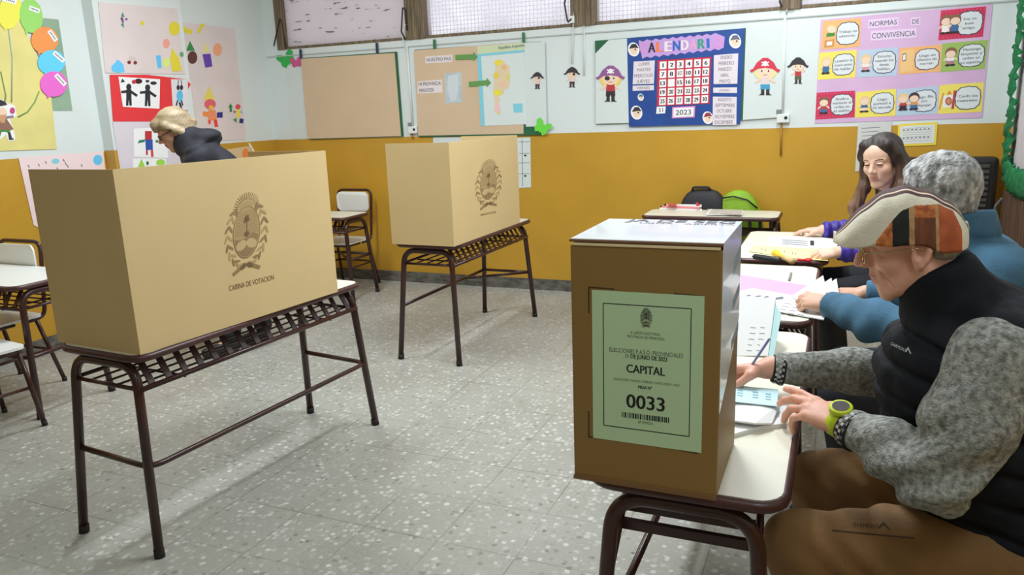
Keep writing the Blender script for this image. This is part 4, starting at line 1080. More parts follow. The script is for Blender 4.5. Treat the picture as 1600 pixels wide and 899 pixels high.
MB().tube([WB.at(q[0], q[1], .012) for q in ((897, 20), (897, 34), (896, 48), (894, 100))], .005, CON, seg=6).build('cord', t)
MB().box(tuple(WB.at(893, 30, .03) - (0, 0, .03)), tuple(WB.at(899, 25, .004) + (0, 0, .0)), CON).build('cord_clip', t)
MB().tube([WB.at(913, 40, .006), WB.at(913, 118, .006)], .006, CON, seg=6).build('conduit', t)

_lift = [0]
# ---------- left wall and pilaster
yp = sheet('balloon_poster', 'yellow poster with coloured paper balloons on the left wall', 'poster', WL, [(-60, -20), (30, 24), (78, 140), (88, 233), (-60, 238)], .004, pap('yellow_poster', (219, 208, 132), var=.05, vscale=5))
gb = part(yp, 'green_backing', WL, [(40, 26), (91, 30.5), (113, 173), (80, 173), (60, 90)], .002, pap('sage_paper', (140, 166, 142), var=.06, vscale=6))
STRG = pap('string_green', (112, 150, 84)); STRB = pap('string_grey', (160, 180, 172))
for pts, m_ in (([(60, 143), (53, 160), (42, 175), (27, 183)], STRG), ([(0, 112), (8, 150), (6, 160)], STRG), ([(12, 45), (18, 90), (17, 160)], STRB)):
    MB().tube([WL.at(*q, .007) for q in pts], .004, m_, seg=6).build('string', yp)
for ib_, (x, y, rx, ry, rot, c_) in enumerate(((14, 18, 18, 28, 12, (236, 222, 84)), (47, 25, 18, 27, -8, (148, 206, 104)), (68, 63, 21, 21, 0, (240, 144, 78)), (78.5, 97.5, 21.5, 19, -10, (96, 196, 248)), (82, 131.5, 21, 20, 0, (222, 102, 196)))):
    ob = .0005 * ib_
    k = [WL.at(px, py, .010) for px, py in disc(x, y, rx, ry, rot)]
    mb = MB(); m_ = pap('balloon_%d_%d' % (c_[0], c_[1]), c_)
    flat(mb, WL, disc(x, y, rx, ry, rot), .008, .0105 + ob, m_)
    flat(mb, WL, [(x - rx * .55, y + ry * .75), (x - rx * .2, y + ry * .9), (x - rx * .45, y + ry * 1.12)], .008, .0100 + ob, m_)
    o = mb.build('balloon_cutout', yp)
    a = {14: (2, -2, 24, 4), 47: (44, 12, 60, 18), 68: (75, 48, 86, 64), 78.5: (82, 82, 98, 96), 82: (85, 117, 100, 133)}[x]
    sub(o, 'name_strip', WL, bar(*a, 7), .0106 + ob, WH)
    w = MB(); dx, dy = a[2] - a[0], a[3] - a[1]
    for i in range(6): flat(w, WL, bar(a[0] + dx * (.12 + .13 * i), a[1] + dy * (.12 + .13 * i), a[0] + dx * (.20 + .13 * i), a[1] + dy * (.2 + .13 * i), 2.2), .0113 + ob, .0116 + ob, GREYINK)
    w.build_sub('handwriting', o)
# pirate on the poster
o = part(yp, 'pirate_cutout', WL, [(-12, 156), (4, 156), (12, 162), (22, 165), (25, 182), (14, 186), (22, 210), (23, 219), (12, 221), (8, 210), (0, 218), (-12, 218)], .006, WH)
for nm, pts, m_ in (('coat', [(-8, 184), (8, 184), (20, 202), (10, 206), (-8, 203)], pap('pirate_coat', (138, 100, 84))), ('face', disc(2, 177, 8, 9), SKIN), ('beard', [(-4, 180), (9, 179), (6, 192), (0, 192)], pap('pirate_beard', (196, 150, 110))),
                    ('hat', [(-10, 168), (10, 164), (8, 160), (0, 156), (-10, 158)], HK), ('breeches', [(-8, 203), (14, 203), (15, 210), (8, 206), (2, 206), (-2, 210), (-8, 210)], SG), ('boot', [(11, 207), (15, 207), (17, 215), (21, 218), (13, 219)], HK), ('boot', [(-6, 208), (0, 208), (-2, 217), (-8, 217)], HK), ('bird', disc(18, 173, 4, 5), pap('pirate_bird', (186, 70, 120))), ('arm', bar(8, 184, 20, 182, 4), pap('pirate_sleeve', (132, 120, 140)))):
    _lift[0] += 1; sub(o, nm, WL, pts, .0069 + .00015 * (_lift[0] % 9), m_)
lp_ = sheet('pink_drawing', 'pink paper with pencil marks low on the left wall behind the large booth', 'drawing', WL, [(28, 246), (161, 237), (168, 300), (60, 356), (52, 352)], .003, pap('pink_paper', (240, 206, 206)))
part(lp_, 'blue_patch', WL, disc(86, 252, 6, 4), .0044, SKY); part(lp_, 'blue_circle', WL, disc(152, 250, 7, 8), .0044, pap('sky_circle', (96, 186, 226)))
w = MB()
for x, y in ((59, 256), (70, 252), (98, 249), (101, 254), (104, 258), (88, 262), (126, 257), (43, 258)): flat(w, WL, bar(x, y, x + 2, y + 4, 1.5), .0044, .0047, GREYINK)
w.build('pencil_marks', lp_)
# papers on the pilaster
PP = pap('dusty_pink_paper', (214, 200, 198), var=.03, vscale=4)
up_ = sheet('shapes_poster', 'dusty pink paper with glued shapes high on the papered pilaster', 'poster', WP, [(153, 3), (276, 14), (289, 116), (164, 114)], .003, PP)
_lift = [0]
def cut(t, pts, rgb, off=.0045, name='paper_shape', pl=None):
    _lift[0] = (_lift[0] + 1) % 9; part(t, name, pl or WP, pts, off + _lift[0] * .00016, pap('cut_%d_%d_%d' % rgb, rgb))
TEAL, PURP, YEL = (70, 130, 128), (110, 66, 112), (216, 200, 56)
cut(up_, [(191, 19), (194, 27), (188, 26)], TEAL); cut(up_, [(187, 28), (191, 27), (193, 35), (190, 35)], PURP); cut(up_, [(194, 30), (197, 28), (199, 31), (196, 32)], (88, 80, 126)); cut(up_, [(192, 34), (193, 44), (188, 39)], TEAL)
cut(up_, disc(221.5, 36, 3, 3.5), YEL); cut(up_, disc(271.5, 44.5, 8.5, 11), YEL); cut(up_, disc(259, 68, 5.2, 7.2), (246, 154, 140))
cut(up_, [(268, 75), (279, 92), (283, 111), (268, 111.5), (265, 90)], YEL); cut(up_, [(243, 87), (250, 86), (252, 106), (246, 107), (244, 96)], (92, 182, 226)); cut(up_, disc(259, 98, 5, 8), (206, 224, 120))
cut(up_, [(173, 104), (180, 97), (182, 93), (186, 95), (192, 101), (194, 112), (184, 114), (174, 111)], (96, 186, 240))
cut(up_, [(201, 88), (211, 89), (211, 94), (202, 94)], (200, 186, 182)); cut(up_, disc(201, 97.5, 2.8), (120, 46, 48)); cut(up_, disc(210.5, 98, 2.8), (120, 46, 48))
cut(up_, disc(283, 85, 3, 4), (96, 160, 92))
rd = sheet('silhouette_poster', 'red paper with black silhouettes on white, on the papered pilaster', 'poster', WP, [(170.5, 117), (230, 117), (290, 124), (297, 132), (287, 150), (292, 190), (176, 190)], .005, pap('red_poster', (214, 52, 56)))
wq = [(184, 120), (249, 124), (248, 170), (191, 167)]
part(rd, 'white_panel', WP, wq, .0064, WH)
K2 = (40, 38, 46)
def sil(x, y, s, hat=False):
    part(rd, 'black_figure', WP, disc(x, y - 12 * s, 4 * s, 5 * s), .0074, pap('cut_%d_%d_%d' % K2, K2))
    cut(rd, [(x - 4 * s, y - 8 * s), (x + 4 * s, y - 8 * s), (x + 4 * s, y + 5 * s), (x + 4.5 * s, y + 17 * s), (x + 1 * s, y + 17 * s), (x, y + 6 * s), (x - 1 * s, y + 17 * s), (x - 4.5 * s, y + 17 * s), (x - 4 * s, y + 5 * s)], K2, .0074, 'black_figure')
    cut(rd, bar(x - 3 * s, y - 5 * s, x - 12 * s, y - 4 * s, 4 * s), K2, .0074, 'black_figure'); cut(rd, bar(x + 3 * s, y - 5 * s, x + 13 * s, y + 2 * s, 4 * s), K2, .0074, 'black_figure')
sil(200, 148, 1.0); sil(229.5, 149, 1.0)
cut(rd, disc(215, 127, 6, 4), (60, 20, 26), .0074, 'black_figure'); cut(rd, disc(208, 128, 3.5, 3), (190, 50, 60), .0074, 'red_patch'); cut(rd, [(187, 129), (190, 123), (194, 128)], K2, .0074, 'black_figure'); cut(rd, disc(238.5, 130, 5, 2.6), K2, .0074, 'black_figure'); cut(rd, disc(229, 127, 3, 2), K2, .0074, 'black_figure')
bgp = sheet('bug_drawing', 'white paper with a blue and black paper bug, right of the silhouettes', 'drawing', WP, [(266, 124), (292, 124), (293, 172), (269, 172)], .0075, pap('bug_paper', (214, 210, 214)))
cut(bgp, disc(279.5, 150, 5, 9), (92, 180, 214), .009, 'bug_body')
for q in (-1, 1):
    cut(bgp, disc(279.5 + q * 2.6, 137, 2.4, 4), K2, .009, 'bug_eye'); cut(bgp, bar(279.5 + q * 3, 133, 279.5 + q * 2, 125, 1), K2, .009, 'feeler'); cut(bgp, bar(279 + q * 3, 157, 279 + q * 5, 165, 2), K2, .009, 'leg')
cut(bgp, bar(279, 160, 282, 170, 3), K2, .009, 'leg')
low = sheet('figures_poster', 'pale lilac paper with a red and blue figure, lowest on the pilaster', 'poster', WP, [(175, 190), (291, 190), (296, 275), (189, 275)], .003, pap('pale_lilac_paper', (208, 200, 208), var=.03, vscale=5))
dq = [(208, 201), (260, 199), (262, 247), (209, 245)]
part(low, 'white_panel', WP, dq, .0046, WH); part(low, 'white_panel', WP, [(207, 248), (258, 248), (260, 272), (208, 272)], .0046, WH)
for pts, rgb in (([(225.5, 205), (236, 205), (236, 218), (225.5, 218)], (176, 44, 50)), ([(226, 218), (237.5, 218), (238, 234), (227, 235)], (44, 78, 160)), ([(226, 218), (217, 219), (214, 224), (225, 222)], (36, 120, 90)), ([(242, 219), (246, 219), (246.5, 223), (242.5, 223)], (36, 120, 90)), (disc(250, 221.5, 4, 3.5), (206, 206, 130)), ([(227, 235), (230, 235), (230, 242), (227, 242)], (178, 60, 70)), ([(234.5, 234), (238, 234), (239, 245), (235, 245)], (198, 66, 74)), ([(220, 248), (226, 262), (214, 262)], (150, 200, 70)), (disc(250, 254, 7, 5), (150, 206, 74)), (disc(229.5, 255, 2, 3), (40, 116, 90))):
    cut(low, pts, rgb, .0056)
# paper on the recessed left wall beyond the pilaster
fp = sheet('shapes_poster', 'dusty pink paper with glued paper dolls beyond the pilaster', 'poster', WL, [(279, 34), (366, 45), (384, 218), (290, 222), (276, 120)], .003, PP)
def cl(pts, rgb, off=.0045): cut(fp, pts, rgb, off, 'paper_shape', WL)
cl([(284, 40), (300, 48), (299, 54), (285, 50)], YEL); cl([(307, 50), (314, 36), (319, 39), (310, 53)], YEL)
cl([(296, 64), (304, 79.5), (290, 79.5)], (52, 132, 70)); cl(disc(300, 90, 7.4, 10), (92, 52, 46)); cl(disc(283.5, 85, 3, 4), (96, 160, 92)); cl([(286, 80), (290, 80), (290.5, 95), (286, 95)], (214, 150, 172))
cl([(319, 65), (326, 82), (316, 82)], (216, 210, 130)); cl([(315.5, 85), (328, 84), (331, 104), (320, 106)], (98, 62, 160)); cl(disc(339, 77.5, 7, 10), (232, 158, 120))
cl([(325.5, 135), (335.5, 156), (317, 156)], (220, 200, 90)); cl(disc(327.5, 163, 9, 8), (214, 94, 104)); cl(disc(329, 168, 3.6), (232, 178, 66), .0055); cl([(325, 172), (336, 172), (338, 188), (324, 188)], (250, 138, 92)); cl([(316, 174), (325, 175), (324, 183), (316, 181)], (232, 138, 64)); cl([(338, 176), (347, 175), (347, 184), (338, 184)], (52, 44, 126)); cl([(333, 187), (338, 187), (340, 198), (335, 199)], (224, 62, 56)); cl([(324, 188), (329, 188), (328, 194), (325, 194)], (232, 80, 66))
cl([(359, 161), (363, 168), (361, 168), (362, 175), (358, 175), (358, 168), (356, 169)], (44, 126, 72)); cl(disc(371, 167, 4, 4), (206, 72, 80)); cl([(369, 171), (374, 171), (374, 184), (369, 184)], (220, 208, 78)); cl([(364, 173), (369, 174), (365, 178)], (170, 66, 96)); cl([(376, 172), (379, 177), (374, 176)], (140, 180, 200)); cl([(363, 187), (369, 184), (369, 192)], (60, 142, 76)); cl([(374, 185), (380, 186), (379, 193), (373, 192)], (44, 44, 110))
ts = sheet('orange_circle_drawing', 'small tan paper with an orange circle at the end of the left wall', 'drawing', WL, [(352, 234), (390, 228), (402, 262), (356, 262)], .003, pap('tan_scrap', (206, 182, 140)))
cut(ts, disc(383, 240, 5, 8), (232, 132, 62), .0045, 'orange_circle', WL)
cut(ts, bar(388, 224, 398, 241, 3), (236, 224, 196), .0055, 'paper_strip', WL)

# ================================================================== PEOPLE
from mathutils.bvhtree import BVHTree
def nrm(v): v = np.array(v, float); return v / np.linalg.norm(v)
class SDF:
    """smooth union / subtraction of tapered capsules and ellipsoids"""
    def __init__(s): s.ops = []; s.O = np.zeros(3); s.M = np.eye(3)
    def frame(s, O=(0, 0, 0), A=None): s.O = np.array(O, float); s.M = np.eye(3) if A is None else np.array(A, float).T
    def w(s, p): return s.O + s.M @ np.array(p, float)
    def ell(s, c, r, k=.01, sub=False, rot=None):
        Rm = s.M if rot is None else s.M @ np.array(rot, float)
        s.ops.append(('e', s.w(c), np.array(r, float), Rm, k, sub)); return s
    def cap(s, a, b, ra, rb, k=.01, sub=False):
        s.ops.append(('c', s.w(a), s.w(b), ra, rb, k, sub)); return s
    def chain(s, pts, rs, k=.02):
        for i in range(len(pts) - 1): s.cap(pts[i], pts[i + 1], rs[i], rs[i + 1], k)
        return s
    def ev(s, P):
        d = None
        for o in s.ops:
            if o[0] == 'e':
                q = (P - o[1]) @ o[3]; k0 = np.linalg.norm(q / o[2], axis=1); k1 = np.linalg.norm(q / (o[2] ** 2), axis=1)
                x = np.where(k1 > 1e-9, k0 * (k0 - 1) / np.maximum(k1, 1e-9), -o[2].min()); k, sub = o[4], o[5]
            else:
                ba = o[2] - o[1]; pa = P - o[1]; h = np.clip(pa @ ba / max(ba @ ba, 1e-12), 0, 1)
                x = np.linalg.norm(pa - h[:, None] * ba, axis=1) - (o[3] + (o[4] - o[3]) * h); k, sub = o[5], o[6]
            if d is None: d = x; continue
            if sub:
                h = np.clip(.5 - .5 * (d + x) / k, 0, 1); d = d * (1 - h) - x * h + k * h * (1 - h)
            else:
                h = np.clip(.5 + .5 * (d - x) / k, 0, 1); d = d * (1 - h) + x * h - k * h * (1 - h)
        return d
    def bounds(s, pad=.02):
        lo, hi = np.full(3, 1e9), np.full(3, -1e9)
        for o in s.ops:
            if o[-1]: continue
            if o[0] == 'e':
                r = o[2].max(); lo = np.minimum(lo, o[1] - r); hi = np.maximum(hi, o[1] + r)
            else:
                for c, r in ((o[1], o[3]), (o[2], o[4])): lo = np.minimum(lo, c - r); hi = np.maximum(hi, c + r)
        return lo - pad, hi + pad
def surf(fn, lo, hi, h, amp=.01):
    """surface nets of the zero set of fn inside the box lo..hi, cell size h"""
    lo = np.array(lo, float); hi = np.array(hi, float); B = 4
    nb = np.maximum(np.ceil((hi - lo) / (h * B)).astype(int), 1); n = nb * B
    gi = np.stack(np.meshgrid(*[np.arange(k) for k in nb], indexing='ij'), -1).reshape(-1, 3)
    cc = lo + (gi * B + (B - 1) / 2) * h; dc = fn(cc)
    act = np.abs(dc) < h * B * 1.5 + amp
    D = np.repeat(np.repeat(np.repeat(np.where(dc < 0, -1.0, 1.0).reshape(nb), B, 0), B, 1), B, 2)
    off = np.stack(np.meshgrid(*[np.arange(B)] * 3, indexing='ij'), -1).reshape(-1, 3)
    ix = (gi[act][:, None, :] * B + off[None]).reshape(-1, 3)
    for s in range(0, len(ix), 400000):
        q = ix[s:s + 400000]; D[q[:, 0], q[:, 1], q[:, 2]] = fn(lo + q * h)
    S = D < 0
    c = lambda A, i, j, k: A[i:A.shape[0] - 1 + i, j:A.shape[1] - 1 + j, k:A.shape[2] - 1 + k]
    cnt = sum(c(S, i, j, k).astype(np.int8) for i in (0, 1) for j in (0, 1) for k in (0, 1))
    cell = np.argwhere((cnt > 0) & (cnt < 8))
    idx = np.full(cnt.shape, -1, np.int64); idx[cell[:, 0], cell[:, 1], cell[:, 2]] = np.arange(len(cell))
    acc = np.zeros((len(cell), 3)); num = np.zeros(len(cell))
    for ax in range(3):
        o1, o2 = [a for a in range(3) if a != ax]
        for a in (0, 1):
            for b in (0, 1):
                p0 = cell.copy(); p0[:, o1] += a; p0[:, o2] += b; p1 = p0.copy(); p1[:, ax] += 1
                d0 = D[p0[:, 0], p0[:, 1], p0[:, 2]]; d1 = D[p1[:, 0], p1[:, 1], p1[:, 2]]
                cr = (d0 < 0) != (d1 < 0); t = np.where(cr, d0 / np.where(cr, d0 - d1, 1), 0)
                p = (p0 - cell).astype(float); p[:, ax] += t
                acc[cr] += p[cr]; num[cr] += 1
    V = lo + (cell + acc / np.maximum(num, 1)[:, None]) * h
    F = []
    for ax in range(3):
        o1, o2 = (ax + 1) % 3, (ax + 2) % 3
        s0 = [slice(None)] * 3; s1 = [slice(None)] * 3; s0[ax] = slice(0, -1); s1[ax] = slice(1, None)
        A, Bq = S[tuple(s0)], S[tuple(s1)]
        e = np.argwhere(A != Bq)
        ok = (e[:, o1] > 0) & (e[:, o2] > 0) & (e[:, o1] < cnt.shape[o1]) & (e[:, o2] < cnt.shape[o2]); e = e[ok]
        q = []
        for a, b in ((0, 0), (1, 0), (1, 1), (0, 1)):
            p = e.copy(); p[:, o1] += a - 1; p[:, o2] += b - 1; q.append(idx[p[:, 0], p[:, 1], p[:, 2]])
        q = np.stack(q, 1); inside = A[tuple(e.T)]
        q = np.where(inside[:, None], q, q[:, ::-1]); q = q[(q >= 0).all(1)]
        F.append(q)
    return V, np.concatenate(F)
def obj_from(name, V, F, mats, parent=None, mi=None, smooth=True):
    me = bpy.data.meshes.new(name)
    me.vertices.add(len(V)); me.vertices.foreach_set('co', np.asarray(V, np.float32).ravel())
    me.loops.add(F.size); me.loops.foreach_set('vertex_index', F.astype(np.int32).ravel())
    me.polygons.add(len(F)); me.polygons.foreach_set('loop_start', np.arange(0, F.size, F.shape[1], dtype=np.int32))
    try: me.polygons.foreach_set('loop_total', np.full(len(F), F.shape[1], np.int32))
    except Exception: pass
    for m in mats: me.materials.append(m)
    me.update(calc_edges=True); me.validate()
    if mi is not None and len(me.polygons) == len(mi): me.polygons.foreach_set('material_index', np.asarray(mi, np.int32))
    me.polygons.foreach_set('use_smooth', np.ones(len(me.polygons), bool))
    o = bpy.data.objects.new(name, me); C.objects.link(o)
    if parent is not None:
        o.parent = parent
        if parent.get('world_parts'): o.location = -Vector(parent.location)
    return o
def relax(V, F, it=1, lam=.5):
    for _ in range(it):
        acc = np.zeros_like(V); n = np.zeros(len(V))
        for a in range(4):
            b = (a + 1) % 4
            np.add.at(acc, F[:, a], V[F[:, b]]); np.add.at(n, F[:, a], 1)
            np.add.at(acc, F[:, b], V[F[:, a]]); np.add.at(n, F[:, b], 1)
        V = V * (1 - lam) + lam * acc / np.maximum(n, 1)[:, None]
    return V
def body_obj(S, mats, parent, fine, coarse=.009, region=None, hf=.0026):
    """one skin mesh: fine boxes (head, hands) joined with a coarser rest"""
    lo, hi = S.bounds()
    V, F = surf(S.ev, lo, hi, coarse); V = relax(V, F)
    ctr = V[F].mean(1); keep = np.ones(len(F), bool)
    Vs, Fs, base = [], [], 0
    for a, b, h in fine:
        a = np.array(a); b = np.array(b)
        keep &= ~((ctr > a + .002) & (ctr < b - .002)).all(1)
        v, f = surf(S.ev, a, b, h); v = relax(v, f, 1, .4); Vs.append(v); Fs.append(f)
    Vs.append(V); Fs.append(F[keep])
    FF = []; base = 0
    for v, f in zip(Vs, Fs): FF.append(f + base); base += len(v)
    V = np.concatenate(Vs); F = np.concatenate(FF)
    used = np.unique(F); mp_ = np.full(len(V), -1); mp_[used] = np.arange(len(used)); V = V[used]; F = mp_[F]
    mi = region(V[F].mean(1)) if region else None
    return obj_from('body', V, F, mats, parent, mi)
def noise3(P, sc, seed=0):
    """cheap smooth pseudo-noise in -1..1"""
    r = np.random.RandomState(seed); d = np.zeros(len(P))
    for i in range(6):
        v = r.randn(3); v /= np.linalg.norm(v); f = sc * (.7 + .9 * r.rand()); d += np.sin(P @ v * f + r.rand() * 6.28 + 1.3 * np.sin(P @ np.roll(v, 1) * f * .6))
    return d / 6
def cloth(S, name, m, parent, h=.006, disp=None, mats=None, region=None, cut=None, rel=1):
    def fn(P):
        d = S.ev(P)
        if disp is not None: d = d + disp(P)
        if cut is not None: d = np.maximum(d, cut(P))
        return d
    lo, hi = S.bounds(.03); V, F = surf(fn, lo, hi, h, .02); V = relax(V, F, rel, .5)
    mi = region(V[F].mean(1)) if region else None
    return obj_from(name, V, F, mats or [m], parent, mi), V, F
def add_head(S, O, F_, L_, sc=1.0, old=False, slim=1.0, back=1.0, nose=0.0, lips=1.0):
    U_ = np.cross(F_, L_); A = np.array([F_, L_, U_]); A_ = A
    S.frame(O, A_); s = sc
    def E(c, r, k=.012, sub=False): S.ell(np.array(c) * s, np.array(r) * s, k, sub)
    def K(a, b, ra, rb, k=.012, sub=False): S.cap(np.array(a) * s, np.array(b) * s, ra * s, rb * s, k, sub)
    E((-.018 + .012 * (1 - back) / .13, 0, .045 - .004 * (1 - back) / .13), (.098 * back, .076 - .004 * (1 - back) / .13, .078 - .012 * (1 - back) / .13)); E((-.045 + .013 * (1 - back) / .13, 0, .018), (.066, .066, .070), .03)
    E((.040, 0, .035), (.050, .062, .052), .03); E((.034, 0, -.040), (.056, .054 * slim, .068), .03)
    for q in (-1, 1):
        K((-.012, q * .056 * slim, -.050), (.066, q * .016, -.106), .016, .015, .022)
        E((.053, q * .042 * slim, -.028), (.027, .021, .023), .02)
        K((.084, q * .012, .019), (.068, q * .047, .019), .0095, .0085, .012)
    E((.071 - .006 * old, 0, -.106), (.018, .020, .017), .016); E((.068, 0, -.068), (.025, .030, .030), .018)
    for q in (-1, 1):
        E((.103, q * .032, .002), (.016, .017, .011), .010, True)
        E((.0775, q * .032, .000), (.0125, .0135, .0125), .003)
        K((.0885, q * .023, .0065), (.082, q * .044, .0035), .0035, .0033, .004)
    K((.088, 0, .012), (.110 + nose, 0, -.024), .0075, .0100, .010); E((.112 + nose, 0, -.029), (.0115, .0115, .0105), .006)
    K((.080, 0, .010), (.092 + nose * .6, 0, -.027), .0095, .0145, .008)
    if nose: K((.092, 0, .008), (.108 + nose, 0, -.012), .0068, .0085, .008)
    for q in (-1, 1): E((.100 + nose * .6, q * .0125, -.034), (.0105, .0075, .008), .005)
    K((.090, 0, -.045), (.093, 0, -.060), .007, .008, .010)
    for q in (-1, 1):
        lr = .75 if old else lips
        K((.0965 - .004 * old - .004 * (1 - lips) / .25, q * .003, -.0625), (.083, q * .022, -.0665), .0062 * lr, .0045, .006)
        K((.0945 - .003 * old - .004 * (1 - lips) / .25, 0, -.0755), (.082, q * .020, -.0705), .0070 * lr, .0045, .006)
        K((.107, 0, -.0690), (.090, q * .024, -.0690), .0028, .0022, .0035, True)
        if old:
            K((.104, q * .019, -.036), (.084, q * .034, -.078), .0030, .0022, .007, True)
            K((.078, q * .046, -.004), (.066, q * .056, -.012), .002, .002, .005, True)
            K((.074, q * .040, -.050), (.050, q * .046, -.090), .003, .002, .008, True)
    for q in (-1, 1):
        rot = np.array([[.94, 0, -.34], [0, 1, 0], [.34, 0, .94]])
        S.ell(np.array((-.012, q * .080, -.012)) * s, np.array((.020, .0085, .033)) * s, .006, False, rot)
        S.ell(np.array((-.010, q * .096, -.008)) * s, np.array((.0115, .0185, .021)) * s, .003, True, rot)
        rim_ = [(.004, .0), (.003, .012), (-.006, .020), (-.018, .019), (-.027, .009), (-.028, -.008), (-.020, -.026), (-.008, -.040)]
        for (a0, b0), (a1, b1) in zip(rim_, rim_[1:]): K((a0, q * .086, b0), (a1, q * .086, b1), .0040, .0040, .003)
        E((-.002, q * .077, -.041), (.009, .006, .010), .005)
    return A_
def add_hand(S, W, X, Z, side, curls, thumb, sc=1.0, spread=(.10, .03, -.04, -.12), fore=None):
    """W wrist, X towards the fingers, Z back of the hand, side: thumb on +side*(Z x X)"""
    X = nrm(X); Z = nrm(np.array(Z) - X * np.dot(Z, X)); Y = np.cross(Z, X) * side
    S.frame(W, np.array([X, Y, Z])); s = sc
    base = [(.088, .026, 0), (.091, .0085, .003), (.086, -.0105, .001), (.077, -.0275, -.003)]
    lens = [(.042, .026, .020), (.046, .029, .021), (.042, .027, .020), (.033, .021, .018)]
    first = True
    for (bx, by, bz), ln, cu, sp, r in zip(base, lens, curls, spread, (.0094, .0096, .0090, .0080)):
        S.cap(np.array((.004, by * .55, -.002)) * s, np.array((bx, by, bz)) * s, .0145 * s, .0112 * s, .012)
        p = np.array((bx, by, bz)); a = 0.0
        for i in range(3):
            a += cu[i]; d = np.array((math.cos(a) * math.cos(sp), math.cos(a) * math.sin(sp), -math.sin(a)))
            q = p + d * ln[i]
            S.cap(p * s, q * s, r * (1.05 - .08 * i) * s, r * (.97 - .10 * i) * s, .0035 if i else .006); p = q
    S.ell(np.array((.045, .002, -.007)) * s, np.array((.045, .034, .015)) * s, .012)
    t = [np.array(q) for q in thumb]
    S.cap(np.array((.018, .014, -.006)) * s, t[0] * s, .015 * s, .0125 * s, .012)
    S.cap(t[0] * s, t[1] * s, .0118 * s, .0100 * s, .005); S.cap(t[1] * s, t[2] * s, .0100 * s, .0078 * s, .004)
    S.cap(np.array((-.03, 0, -.001)) * s, np.array((.006, 0, -.002)) * s, .0255 * s, .0235 * s, .012)
    S.frame()
    if fore is not None: S.cap(fore, np.array(W) - X * .01, .040, .0255, .02)
    return np.array([X, Y, Z])
TH_REL = [(.045, .046, -.012), (.073, .058, -.022), (.094, .060, -.030)]
TH_PINCH = [(.046, .040, -.022), (.074, .040, -.040), (.098, .032, -.050)]

def skin(name, rgb): return mat(name, rgb, 0.5, 1.15, var=.07, vscale=26, bump=.05, bscale=180)
def on_surface(V, F, mb, polys, m, lift=.0012):
    """thin marks laid on a garment: each outline vertex is put on the cloth seen in that direction"""
    bv = BVHTree.FromPolygons([tuple(v) for v in V], [tuple(int(i) for i in f) for f in F])
    for pl in polys:
        vs = []
        for x, y in pl:
            d = Vector(nrm(ray(x, y))); h = bv.ray_cast(Vector(CAM), d)
            if h[0] is None: vs = None; break
            vs.append(np.array(h[0]) - np.array(d) * lift)
        if vs: mb.add(vs, [tuple(range(len(vs)))], m)
    return mb
def word_on(V, F, mb, s, a, b, hpx, m):
    TV, TF = text_mesh(s); x0, x1 = TV[:, 0].min(), TV[:, 0].max(); a = np.array(a, float); b = np.array(b, float); u = b - a
    up = np.array([u[1], -u[0]]) / np.linalg.norm(u)
    P = [a + u * (p[0] - x0) / (x1 - x0) + up * p[1] / .69 * hpx for p in TV]
    return on_surface(V, F, mb, [[tuple(P[i]) for i in f] for f in TF], m)
def person(label, loc, cat='person'): return thing('person', label, cat, loc)
def hit_y(px, py, Y): return hit(px, py, (0, Y, 0), (0, 1, 0))

# ---------- 1. man in the patchwork cap
SK1 = skin('ruddy_skin', (226, 168, 144)); LIP1 = mat('lip_skin', (194, 128, 110), .5, 1.1); BROWH = mat('grey_brow_hair', (120, 100, 84), .7)
m1 = person('person in patchwork flat cap, black vest and grey fleece, writing at the nearest desk', (.42, 1.80, 0))
p_ = R(11); yw = R(3)
F1 = nrm((-math.cos(p_) * math.cos(yw), math.cos(p_) * math.sin(yw), -math.sin(p_))); L1 = nrm(np.cross((0, 0, 1), F1)); O1 = np.array((.150, 1.78, 1.170))
S = SDF(); A1 = add_head(S, O1, F1, L1, sc=.92, old=True, back=.87, nose=.008)
S.frame()
S.cap(O1 + np.array((.030, 0, -.06)), (.245, 1.785, 1.02), .054, .062, .03)
shL, shR = (.285, 1.615, .985), (.275, 1.975, .985); elL, elR = (.203, 1.545, .752), (.205, 2.10, .755); wrL, wrR = (.040, 1.690, .784), (-.145, 1.992, .796)
S.ell((.27, 1.79, .90), (.11, .155, .15), .05); S.ell((.31, 1.79, .70), (.12, .15, .17), .05); S.ell((.41, 1.80, .55), (.12, .16, .10), .05)
S.cap(shL, elL, .048, .040, .04); S.cap(shR, elR, .048, .040, .04)
knL, knR, anL, anR = (-.035, 1.645, .500), (-.005, 1.965, .508), (.03, 1.63, .08), (.09, 1.93, .08)
for hp, kn, an in (((.41, 1.71, .535), knL, anL), ((.41, 1.89, .535), knR, anR)):
    S.cap(hp, kn, .075, .055, .04); S.cap(kn, an, .050, .036, .03); S.cap(an, np.array(an) + (-.14, 0, -.035), .034, .028, .02)
curlL = [(.06, .16, .12), (.24, .40, .25), (.45, .60, .3), (.60, .80, .4)]
dl = nrm((-.83, .53, .15))
add_hand(S, wrL, dl, (.05, -.32, .95), -1, curlL, TH_REL, 1.04, fore=elL)
dr = nrm((-.95, -.12, -.16))
add_hand(S, wrR, dr, (-.1, .45, .85), 1, [(.7, .9, .5), (.85, 1.0, .6), (.95, 1.1, .6), (1.0, 1.1, .6)], TH_PINCH, 1.0, fore=elR)
def reg1(P):
    q = (P - O1) @ A1.T; mi = np.zeros(len(P), int)
    q = q / .92; lip = (np.abs(q[:, 1]) < .024) & (q[:, 2] > -.083) & (q[:, 2] < -.058) & (q[:, 0] > .0855 - .2 * np.abs(q[:, 1]) + .006); mi[lip] = 1
    br = (np.abs(np.abs(q[:, 1]) - .034) < .019) & (np.abs(q[:, 2] - .024) < .0042) & (q[:, 0] > .06); mi[br] = 2
    return mi
hb = lambda w, r: (np.array(w) - r, np.array(w) + r)
